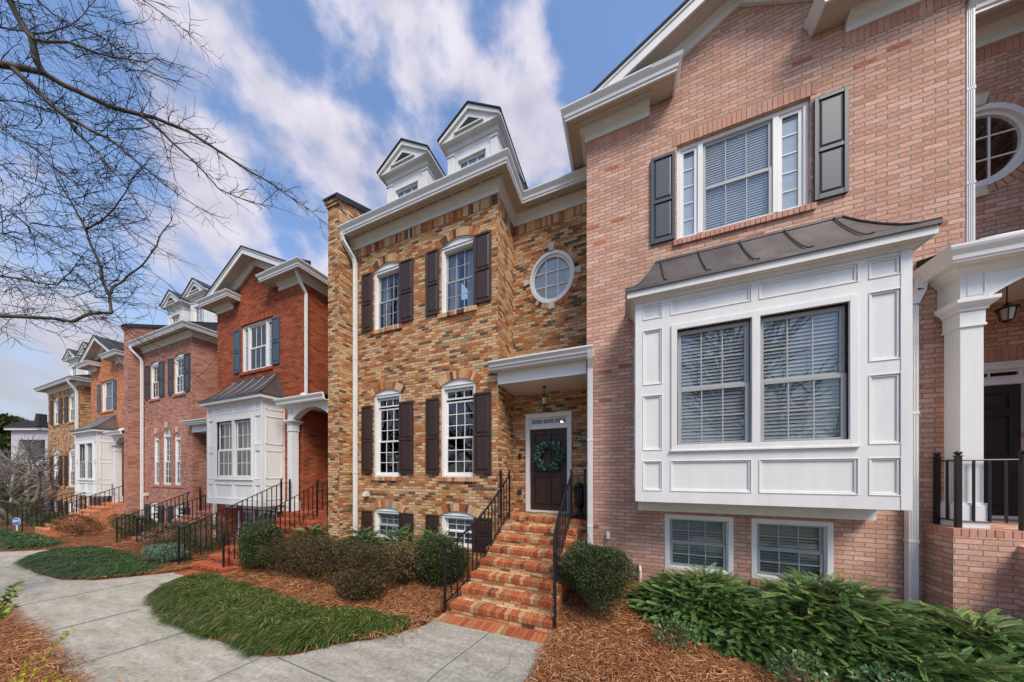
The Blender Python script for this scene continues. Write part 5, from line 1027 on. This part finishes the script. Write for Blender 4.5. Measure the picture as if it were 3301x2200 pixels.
def shrub(kind,label,x,y,rx,ry,hgt,n,L,W,mat,seed,lift=.12,stems=14,grp='clipped evergreen shrubs',zb=None,core=.55,stemmat=None,cat='shrub',flat=.0):
    r=np.random.default_rng(seed); z0=gz(x,y)+.02 if zb is None else zb; t=thing(kind,label,cat,x,y,z0,grp)
    dr=r.normal(0,1,(n,3)); dr/=np.linalg.norm(dr,axis=1,keepdims=True); rad=lump(dr,seed)*(core+(1-core)*r.random(n)**.45)
    cz=z0+lift+(hgt-lift)/2; C=np.array([x,y,cz])+dr*rad[:,None]*np.array([rx,ry,(hgt-lift)/2])
    keep=C[:,2]>gz(x,y)+.03; C=C[keep]; dr=dr[keep]; D=dr*.8+r.normal(0,.75,dr.shape)+[0,0,.35]; sg0=[]
    ns=int(stems*3.5); sc=[];sd_=[]
    for k in range(ns):      # stray shoots breaking the outline
        d=r.normal(0,1,3); d[2]=abs(d[2])*.9; d/=np.linalg.norm(d); p=np.array([x,y,cz])+d*np.array([rx,ry,(hgt-lift)/2])*.85; e=d+r.normal(0,.35,3)+[0,0,.35]; e/=np.linalg.norm(e); q=p+e*r.uniform(.08,.26)*min(1.4,hgt); sg0.append((*p,*q,.004,.0015))
        for u in np.linspace(.2,1,8): sc.append(p+(q-p)*u); sd_.append(e*.6+r.normal(0,.6,3))
    C=np.concatenate([C,np.array(sc)]); D=np.concatenate([D,np.array(sd_)])
    leaves('foliage',C,D,r.normal(0,1,C.shape),r.uniform(.7,1.3,len(C))*L,r.uniform(.7,1.2,len(C))*W,mat,t)
    sg=sg0
    for k in range(stems):
        a=r.uniform(0,2*math.pi); e=r.uniform(.3,.95); p=Vector((x+math.cos(a)*.05,y+math.sin(a)*.05,z0-.05)); q=Vector((x+math.cos(a)*rx*e*.8,y+math.sin(a)*ry*e*.8,z0+hgt*r.uniform(.45,.85)))
        pr=p; R0=.014
        for j in range(1,6):
            s=j/5; c=p.lerp(q,s)+Vector((r.normal(0,.02),r.normal(0,.02),.10*math.sin(s*3.1)*hgt)); sg.append((*pr,*c,R0,R0*.75)); R0*=.78
            if j>1:
                for _ in range(3): tw=c+Vector((r.normal(0,.12)*rx,r.normal(0,.12)*ry,r.uniform(.02,.18)*hgt)); sg.append((*c,*tw,R0*.5,.002))
            pr=c
    tubes_np('stems',sg,stemmat or STEMB,t); return t
def yew(label,x,y,rx,ry,hgt,ns,L,mat,seed,nl=.045,nw=.013,grp='spreading plum yews',lift=0.,ang=None,kind='plum_yew',top=1.0):
    r=np.random.default_rng(seed); z0=gz(x,y)+.02; t=thing(kind,label,'shrub',x,y,z0,grp)
    a=r.uniform(0,2*math.pi,ns); rr=np.sqrt(r.random(ns)); X0=x+np.cos(a)*rr*rx*.82; Y0=y+np.sin(a)*rr*ry*.82
    h0=(1-rr**2*.85)*hgt*r.uniform(.35,.92,ns)*top; Z0=np.array([gz(p,q) for p,q in zip(X0,Y0)])+h0+.03
    da=a+r.normal(0,1.0,ns) if ang is None else ang+r.normal(0,1.0,ns); el=r.uniform(-.1,1.25,ns)*(1.1-rr*.7)
    l=L*r.uniform(.6,1.15,ns); K=14; cur=r.uniform(.1,.8,ns)
    H=np.stack([np.cos(da),np.sin(da)],1); pos=[];
    for k in range(K+1):
        s=k/K; out=l*s*np.cos(el*(1-s*.5)); z=Z0+l*(np.sin(el)*s-cur*.42*s*s)
        pos.append(np.stack([X0+H[:,0]*out,Y0+H[:,1]*out,z],1))
    pos=np.stack(pos,1); G=np.array([gz(p,q) for p,q in zip(X0,Y0)])+.03; pos[:,:,2]=np.maximum(pos[:,:,2],G[:,None])
    tan=np.diff(pos,axis=1); tan/=np.linalg.norm(tan,axis=2,keepdims=True); side=np.cross(tan,[0,0,1.]); side/=np.linalg.norm(side,axis=2,keepdims=True)+1e-9
    roll=r.normal(0,.55,ns)[:,None,None]; upv=np.cross(side,tan); side=side*np.cos(roll)+upv*np.sin(roll)
    C=pos[:,1:,:]; VV=[]
    for sg in (-1,1):
        for half in (0,.5):
            Cc=C-tan*(half*l[:,None,None]/K); D=side*sg+tan*.55+upv*.15; D/=np.linalg.norm(D,axis=2,keepdims=True)
            ln_=nl*(.55+.45*np.sin(np.pi*(np.arange(K)/K)**.7))[None,:,None]*r.uniform(.8,1.2,(ns,K,1)); w_=np.cross(D,upv); w_/=np.linalg.norm(w_,axis=2,keepdims=True)+1e-9; w_=tan*nw
            VV.append(np.stack([Cc-w_*.5,Cc+D*ln_*.5-w_*.55,Cc+D*ln_,Cc+D*ln_*.5+w_*.55],2).reshape(-1,3))
    # each spray gets one colour: weld needles to a thin rib so they form one island is costly, so needles vary singly
    V=np.concatenate(VV); leaves_o=npmesh('foliage',V,np.arange(len(V)).reshape(-1,4),mat,t)
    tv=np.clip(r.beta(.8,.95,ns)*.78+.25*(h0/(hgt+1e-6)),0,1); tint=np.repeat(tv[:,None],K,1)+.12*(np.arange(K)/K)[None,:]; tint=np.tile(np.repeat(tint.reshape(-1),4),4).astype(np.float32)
    at_=leaves_o.data.attributes.new('tint','FLOAT','POINT'); at_.data.foreach_set('value',np.clip(tint,0,1))
    sg=[(*pos[i,k],*pos[i,k+4 if k+4<=K else K],.0035*(1-k/K)+.0012,.0035*(1-(k+4)/K if k+4<K else 0)+.001) for i in range(ns) for k in range(0,K,4)]
    for _ in range(16):
        a_=r.uniform(0,6.28); e=r.uniform(.3,.8); sg.append((x,y,z0-.03,x+math.cos(a_)*rx*e,y+math.sin(a_)*ry*e,z0+hgt*.5*(1-e*.6),.012,.005))
    tubes_np('stems',sg,STEMB,t,3); return t
# near planting: right of the brown-door steps
shrub('boxwood','rounded dark boxwood on bare stems just right of the brown-door steps',-.47,4.85,.56,.46,1.16,30000,.030,.017,BOX,21,lift=.24,stems=22,core=.2)
shrub('boxwood','round dark boxwood behind the left railing of the brown-door steps',-3.58,4.95,.60,.46,1.02,24000,.032,.018,BOX,22,lift=.10,core=.2)
shrub('boxwood','large dense round shrub at the foot of the right red-step railing',-8.95,4.5,.78,.5,1.22,22000,.038,.02,BOX,23,lift=.08,core=.2)
# ---- brown-green loose shrubs
for i,(x,y,rx,ry,hh,lab) in enumerate([(-7.8,4.5,.85,.45,.92,'loose olive shrub beside the large round one'),(-6.9,4.5,.85,.5,.95,'loose olive and brown shrub in front of the tan pier'),(-5.95,4.45,.85,.5,.98,'loose brownish shrub in front of the left basement window'),(-4.95,4.35,.75,.45,.92,'reddish loose shrub nearest the straw path edge'),(-4.75,3.95,.6,.3,.6,'low thin olive shrub at the front of the tan house bed')]):
    shrub('nandina',lab,x,y,rx,ry,hh,6500,.032,.017,NAND,30+i,lift=.08,stems=46,grp='loose winter-browned shrubs',core=.25,stemmat=TWIG)
shrub('nandina','russet-leaved loose shrub just left of the round boxwood',-4.35,4.75,.5,.4,.95,2600,.034,.02,NANDR,36,lift=.15,stems=34,grp='loose winter-browned shrubs',core=.3,stemmat=TWIG)
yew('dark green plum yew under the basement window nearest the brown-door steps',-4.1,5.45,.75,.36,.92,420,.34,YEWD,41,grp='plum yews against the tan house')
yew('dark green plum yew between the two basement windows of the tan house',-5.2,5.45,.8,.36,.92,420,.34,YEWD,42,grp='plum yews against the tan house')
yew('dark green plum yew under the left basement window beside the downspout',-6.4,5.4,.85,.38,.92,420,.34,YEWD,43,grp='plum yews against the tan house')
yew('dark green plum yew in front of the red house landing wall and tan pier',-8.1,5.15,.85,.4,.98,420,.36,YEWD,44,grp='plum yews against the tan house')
# ---- big plum yews in front of the pink house
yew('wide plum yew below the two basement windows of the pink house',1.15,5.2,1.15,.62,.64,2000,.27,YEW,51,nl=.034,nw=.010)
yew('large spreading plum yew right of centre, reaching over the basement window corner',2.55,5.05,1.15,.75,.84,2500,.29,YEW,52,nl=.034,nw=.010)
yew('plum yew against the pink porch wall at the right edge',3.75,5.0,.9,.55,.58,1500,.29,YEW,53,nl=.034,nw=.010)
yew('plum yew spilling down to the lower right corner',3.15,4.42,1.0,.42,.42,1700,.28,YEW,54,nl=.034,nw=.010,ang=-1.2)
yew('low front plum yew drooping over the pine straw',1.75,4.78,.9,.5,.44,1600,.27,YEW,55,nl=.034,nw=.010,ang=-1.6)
for i,(x,y,lab) in enumerate([(.62,4.32,'small broad-leaved seedling at the left foot of the front plum yew'),(1.75,3.98,'small leafy sprig in pine straw below the plum yews'),(2.45,4.0,'small leafy sprig nearest the lower right corner')]):
    shrub('broadleaf_sprig',lab,x,y,.24,.2,.36,170,.055,.028,islandmat('sprig_leaves%d'%i,[(0,(.07,.15,.05)),(.5,(.11,.20,.07)),(.85,(.17,.24,.10))],.35,.3,8,trans=.1,bump=0,spec=.6),60+i,lift=.02,stems=9,grp='small broad-leaved sprigs',core=.2)
# ---- shrubs by the farther steps
for i,(x,y,rx,ry,hh,lab,mt,L) in enumerate([
  (-13.0,4.95,.95,.5,1.05,'dark round shrub behind the left railing of the red steps',BOX,.036),
  (-14.5,4.65,1.0,.5,1.02,'round clipped shrub at the foot of the angled rose steps railing',BOX,.036),
  (-13.0,4.1,.95,.35,.50,'low pale-leaved shrub in front of the round clipped one',islandmat('pale_shrub_leaves',[(0,(.10,.16,.11)),(.4,(.16,.24,.17)),(.7,(.07,.11,.07))],.5,.3,8,bump=0),.05),
  (-20.2,5.4,1.4,.5,1.0,'dark shrub left of the rose steps, behind the railing foot',BOX,.045),
  (-24.4,4.9,2.3,.6,1.0,'wide olive shrub in front of the orange house landing',NAND,.05),
  (-27.6,4.75,1.5,.55,.98,'dark glossy shrub between olive shrub and the orange house railing',BOX,.05),
  (-35,5.0,3.6,.6,1.35,'big green holly behind the blue octagonal sign',BOX,.06),
  (-46,5.4,5.5,.9,1.1,'bushy shrub at the left edge beyond the sign',NAND,.07)]):
    shrub('shrub',lab,x,y,rx,ry,hh,7000,L,L*.5,mt,70+i,lift=.06,grp='shrubs before the far houses')
# ---- yellow-leaved shoots in the near left bed
def shoot(label,base,tips,seed,n=26,L=.055,mat=YLEAF):
    r=np.random.default_rng(seed); t=thing('golden_shrub',label,'shrub',*base); C=[];D=[];sg=[]
    for tip in tips:
        a,b=Vector(base),Vector(tip); pr=a
        for k in range(1,13):
            s=k/12; p=a.lerp(b,s)+Vector((0,0,.10*math.sin(math.pi*s)*(b-a).length)); sg.append((*pr,*p,.005*(1.1-s),.005*(1.02-s))); 
            if s>.25:
                for _ in range(int(n/9)+1): C.append(p+Vector(r.normal(0,.008,3))); D.append((b-a).normalized()*.6+Vector(r.normal(0,.55,3)))
            pr=p
    leaves('foliage',np.array([tuple(c) for c in C]),np.array([tuple(d) for d in D]),r.normal(0,1,(len(C),3)),r.uniform(.7,1.2,len(C))*L,L*.5,mat,t); tubes_np('stems',sg,STEMB,t,5)
# ================================================================= TREES
CF=Vector((-math.sin(R(21.75)),math.cos(R(21.75)),0)); CR=Vector((math.cos(R(21.75)),math.sin(R(21.75)),0))
def at(x,y,d): return CF*d+CR*((x-1650.5)/910*d)+Vector((0,0,-(y-1526)/910*d))
def twig(sg,p,d,L,r,lev,rg,kids=5,droop=0.,segs=5,spread=.75):
    d=d.normalized(); pr=p.copy(); k=segs if lev>0 else 4
    for i in range(k):
        d=(d+Vector(rg.normal(0,.13,3))+Vector((0,0,droop))).normalized(); q=pr+d*(L/k); r1=r*(1-.75*(i+1)/k)+.0011; sg.append((*pr,*q,r*(1-.75*i/k)+.0011,r1))
        if lev>0:
            for _ in range(max(1,kids//k)+(rg.random()<(kids%k)/k)):
                dd=(d*.85+Vector(rg.normal(0,spread,3))); twig(sg,pr.lerp(q,rg.random()),dd,L*rg.uniform(.28,.55),max(.0016,r*.5),lev-1,rg,max(2,kids-2),droop,segs,spread)
        pr=q
rg=np.random.default_rng(77)
K=.7333
LIMBS=[([(-700,150),(-300,230),(0,285),(100,300),(190,320),(280,375),(400,430),(500,475),(620,505),(740,545),(830,580),(900,625),(1000,690),(1100,755),(1180,800),(1280,870),(1370,930),(1440,990)],.078,.004,5.0,6.9),
([(60,305),(150,385),(230,465),(300,520),(400,575),(470,605),(560,680),(640,740),(720,810),(790,860),(860,905),(930,940)],.036,.004,5.1,6.0),
([(300,520),(330,580),(400,640),(470,720),(530,790),(560,830),(600,890),(650,960)],.018,.004,5.4,5.8),
([(620,505),(700,570),(760,630),(830,690),(900,760),(960,830),(1050,870),(1150,900),(1250,925)],.020,.003,5.7,6.6),
([(20,-250),(40,0),(80,80),(140,170),(160,270),(190,320)],.03,.034,4.8,5.2),
([(140,170),(200,185),(300,185),(430,235),(560,260),(640,275),(680,255),(750,275),(830,300)],.019,.003,5.0,5.8),
([(-700,1300),(-200,1380),(0,1390),(120,1395),(230,1400),(320,1415),(380,1385),(440,1375),(490,1378),(480,1300),(500,1260),(560,1215),(640,1150),(690,1080),(760,950)],.072,.004,5.6,6.6),
([(480,1300),(450,1230),(430,1140),(400,1080),(378,1010),(440,975),(500,920),(550,850),(580,790),(640,720)],.024,.004,6.3,6.6),
([(378,1010),(340,940),(300,870),(250,790),(230,700),(200,630)],.018,.004,6.4,6.4),
([(-300,1200),(0,1215),(80,1225),(150,1240),(250,1255),(330,1170),(400,1160)],.028,.006,5.4,6.0),
([(-300,640),(0,720),(100,790),(200,830),(320,880),(420,920),(500,950)],.024,.004,5.4,6.0),
([(420,-120),(630,0),(700,50),(770,100),(830,150),(900,210)],.014,.003,5.4,5.8),
([(-200,400),(0,440),(100,450),(200,480),(330,500),(450,560)],.016,.003,5.2,5.6),
([(-200,500),(0,560),(150,650),(260,760),(380,830)],.016,.003,5.2,5.8),
([(-200,850),(0,900),(120,990),(260,1080),(400,1150),(520,1190)],.015,.003,5.4,6.),
([(-200,60),(0,120),(150,150),(260,130),(340,90),(420,0)],.018,.004,5.2,5.6),
([(160,0),(230,60),(330,120),(460,170),(560,250),(600,330),(650,400)],.012,.003,5.3,5.8),
([(-100,1010),(60,1040),(160,1080),(260,1150),(330,1230)],.014,.003,5.6,6.2)]
TR=at(-330,900,5.0); TRX,TRY=TR.x,TR.y
tree=thing('bare_tree','large leafless tree at the left edge with mossy limbs reaching across the sky','tree',TRX,TRY,-2.6)
sg=[]; tw=[]
for pts,r0,r1,d0,d1 in LIMBS:
    P=[at(x*K,y*K,d0+(d1-d0)*i/(len(pts)-1)) for i,(x,y) in enumerate(pts)]
    if pts[0][0]<0: P=[Vector((TRX,TRY,P[0].z-.7))]+P
    # subdivide with a little wander
    Q=[P[0]]
    for a,b in zip(P,P[1:]):
        n=max(1,int((b-a).length/.16)); 
        for j in range(1,n+1): Q.append(a.lerp(b,j/n)+(Vector(rg.normal(0,.008,3)) if j<n else Vector((0,0,0))))
    n=len(Q)-1; r0*=1.3; r1*=1.3
    for i in range(n):
        ra=r0+(r1-r0)*(i/n)**.8; rb=r0+(r1-r0)*((i+1)/n)**.8; sg.append((*Q[i],*Q[i+1],ra,rb))
        d=(Q[i+1]-Q[i]).normalized(); f_=i/n
        for _ in range(1+(rg.random()<.55)):
            side=Vector(rg.normal(0,.62,3)); dd=d*.75+side+Vector((.16,.04,-.12)); L=rg.uniform(.25,1.0)*(1-.45*f_); twig(tw,Q[i].copy(),dd,L,.0052+.002*(1-f_),1,rg,7,-.01,5)
    twig(tw,Q[-1],d,.35,.003,1,rg,5)
for _ in range(170):     # long fine whips filling the left of the crown
    p=at(rg.uniform(-60,420),rg.uniform(-40,1050),rg.uniform(5.2,6.6)); a=rg.uniform(-.9,.25); dd=CR*math.cos(a)+Vector((0,0,math.sin(a)))+CF*rg.normal(0,.25)
    twig(tw,p,dd,rg.uniform(.7,1.7),.006,1,rg,9,rg.uniform(-.03,.01),7,.5)
trk=MB(); trk.tube([(TRX+.05,TRY,-2.75),(TRX,TRY,-1.5),(TRX-.03,TRY+.02,.5),(TRX,TRY,2.5),(TRX+.1,TRY,4.5),(TRX+.3,TRY+.1,7)],[.30,.24,.21,.18,.13,.07],12); trk.build('trunk',[BARK],tree,smooth=True)
tubes_np('limbs',sg,BARK,tree,7); tubes_np('twigs',tw,TWIG,tree,3)
def bare(label,x,y,z,H,seed,mat,trunks=1,leanr=.2,kind='bare_tree',group=None,rad=.16,tm=TWIG):
    rg=np.random.default_rng(seed); t=thing(kind,label,'tree',x,y,z,group); big=[];fine=[]
    def rec(p,d,L,r,lev):
        pr=p
        for i in range(5):
            d2=(d+Vector(rg.normal(0,.10,3))+Vector((0,0,.04))).normalized(); q=pr+d2*(L/5); (big if lev>1 else fine).append((*pr,*q,r*(1-.09*i),r*(1-.09*(i+1)))); pr=q; d=d2
            if lev>0 and i>0:
                for _ in range(1+(lev<3)):
                    dd=(d*.7+Vector(rg.normal(0,.55,3))); dd.z=abs(dd.z)*.6+.1; rec(pr,dd,L*rg.uniform(.5,.72),r*.5,lev-1)
        if lev>0: rec(pr,d,L*.7,r*.55,lev-1)
    for k in range(trunks):
        a=k*2*math.pi/max(1,trunks)+.6; rec(Vector((x+math.cos(a)*.08,y+math.sin(a)*.08,z)),Vector((math.cos(a)*leanr,math.sin(a)*leanr,1)),H*.38,rad,3)
    tubes_np('trunk',big,mat,t,7); tubes_np('twigs',fine,tm,t,3); return t
cb=at(72,1680,17.5); bare('pale multi-trunked bare tree spreading before the end house at the far left',cb.x,cb.y,-3.3,6.2,5,BARK2,3,.42,rad=.15,tm=paint('pale_twig',(.26,.23,.21),.9,.2,9))
for i,(x,y,H) in enumerate([(-10.2,-4.6,11),(4.6,-5.2,12),(8.5,-8.5,11),(-16.5,-5.4,11)]):
    bare(['tall bare street tree across the road, reflected in the tan house windows','tall bare street tree across the road, reflected in the big bay','tall bare street tree across the road, far right one','tall bare street tree across the road, reflected in the red house bay'][i],x,y,-2.6,H,90+i,BARK,1,.05,group='bare street trees across the road',rad=.30)
def evergreen(label,x,y,z,H,rx,n,L,seed,mat=EVG,kind='evergreen_tree'):
    r=np.random.default_rng(seed); t=thing(kind,label,'tree',x,y,z,'evergreens behind the row'); 
    C=[];DD=[]
    for k in range(26):
        a=r.uniform(0,6.28); h=r.uniform(.28,1.0); rr=rx*(1.05-h*.75)*r.uniform(.25,1.); c=np.array([x+math.cos(a)*rr,y+math.sin(a)*rr,z+H*h]); s=rx*r.uniform(.22,.42)
        m_=n//26; d=r.normal(0,1,(m_,3)); d/=np.linalg.norm(d,axis=1,keepdims=True); C.append(c+d*r.random((m_,1))**.4*np.array([s,s,s*.6])); DD.append(d+r.normal(0,.5,d.shape))
    C=np.concatenate(C); DD=np.concatenate(DD); leaves('crown',C,DD,r.normal(0,1,C.shape),r.uniform(.6,1.2,len(C))*L,L*.55,mat,t)
    m=MB(); m.tube([(x,y,z),(x+.1,y,z+H*.5),(x,y,z+H*.95)],[.22,.14,.04],8); m.build('trunk',[BARK],t,smooth=True)
for i,(px,d,H,rx,lab) in enumerate([(5,34,10.6,3.2,'tall yellowish evergreen at the left edge behind the porch building'),(48,44,12.2,2.6,'rounded evergreen top rising over the porch building roof'),(-90,36,11,4,'broad evergreen beyond the left edge'),(110,50,10,4,'dark evergreen seen through the porch openings'),(20,24,4.6,2.2,'low dark evergreen behind the pale bare tree')]):
    c=at(px,1650,d); evergreen(lab,c.x,c.y,-3.8,H,rx,9000,.30 if d>30 else .2,200+i)
cb2=at(25,1690,21); bare('second pale bare tree at the left edge before the porch building',cb2.x,cb2.y,-3.4,7.5,15,BARK2,1,.25,rad=.12,tm=MATS['pale_twig'])
# ================================================================= PORCH BUILDING AT THE LEFT END
LAV=paint('pale_stucco',(.50,.47,.50),.8,.06,2); 
o=at(95,1650,27); pb_=thing('porch_building','pale two-storey porch building on a red brick base at the far left','building',o.x,o.y,-3.8)
def pq_(px,py,dd=0): v=at(px,py,27)+CF*dd; return tuple(v)
def slab(m,x0,x1,y0,y1,d0,d1):
    a=[pq_(x0,y1,d0),pq_(x1,y1,d0),pq_(x1,y1,d0),pq_(x0,y1,d0)]; V=[]
    for z in (y1,y0):
        for (x,d) in ((x0,d0),(x1,d0),(x1,d1),(x0,d1)): V.append(pq_(x,z,d))
    m.add(V,[(0,3,2,1),(4,5,6,7),(0,1,5,4),(1,2,6,5),(2,3,7,6),(3,0,4,7)])
m=MB(); slab(m,36,60,1385,1602,0,.6); slab(m,145,153,1385,1650,0,.3); slab(m,60,146,1388,1418,0,.6); slab(m,60,146,1488,1512,0,.6); slab(m,36,50,1385,1602,.6,5); slab(m,36,50,1385,1418,.6,5)
m.build('wall',[LAV],pb_); m=MB(); slab(m,50,150,1400,1640,1.8,1.9); m.build('recess_shade_slab',[paint('shaded_recess',(.05,.045,.035),.9)],pb_); m=MB(); m.add([pq_(x,y,d) for d in (-.6,-.1) for x,y in ((141,1378),(149,1338),(158,1338),(158,1378))],[(0,1,2,3),(7,6,5,4),(0,4,5,1),(1,5,6,2),(2,6,7,3),(3,7,4,0)]); m.build('slate_dormer',[SHINGLE],pb_); m=MB(); slab(m,38,150,1602,1690,.03,.5); m.build('base',[B_RED],pb_)  # added slab behind the openings, its near-black colour stands for the shade inside
m=MB(); slab(m,36,155,1600,1604,-.1,.6); slab(m,30,158,1380,1388,-.3,5); slab(m,60,146,1484,1488,-.05,.6); m.build('trim',[WHITE],pb_)
m=MB(); V=[pq_(x,y,d) for d in (-.4,5) for x,y in ((28,1380),(104,1356),(160,1380))]; m.add(V,[(0,1,2),(3,5,4),(0,3,4,1),(1,4,5,2)]); m.build('roof',[SHINGLE],pb_)
m=MB(); slab(m,75,145,1594,1597,.2,.25); slab(m,75,145,1486,1488,.2,.25)
for k in range(9): slab(m,76+k*8,77+k*8,1470,1488,.2,.25)
m.build('balcony_rail',[BLACK],pb_)
# ================================================================= DETAILS IN THE NEAR LEFT BED
shoot('golden-leaved shoots springing from the pine straw at the lower left corner',(-5.62,.72,-2.5),[(-5.28,1.02,-1.61),(-5.66,.86,-1.92),(-5.58,.79,-2.01),(-5.35,.99,-2.12),(-5.5,.95,-2.1)],301,30,.05)
shoot('green leafy shoots poking in at the left edge above the bed',(-6.9,.75,-2.0),[(-6.35,.88,-1.26),(-6.40,.87,-1.49),(-6.5,.9,-1.38)],302,40,.06,islandmat('lime_leaves',[(0,(.16,.24,.04)),(.5,(.30,.36,.05)),(.8,(.10,.17,.04))],.45,.2,8,trans=.2,bump=0))
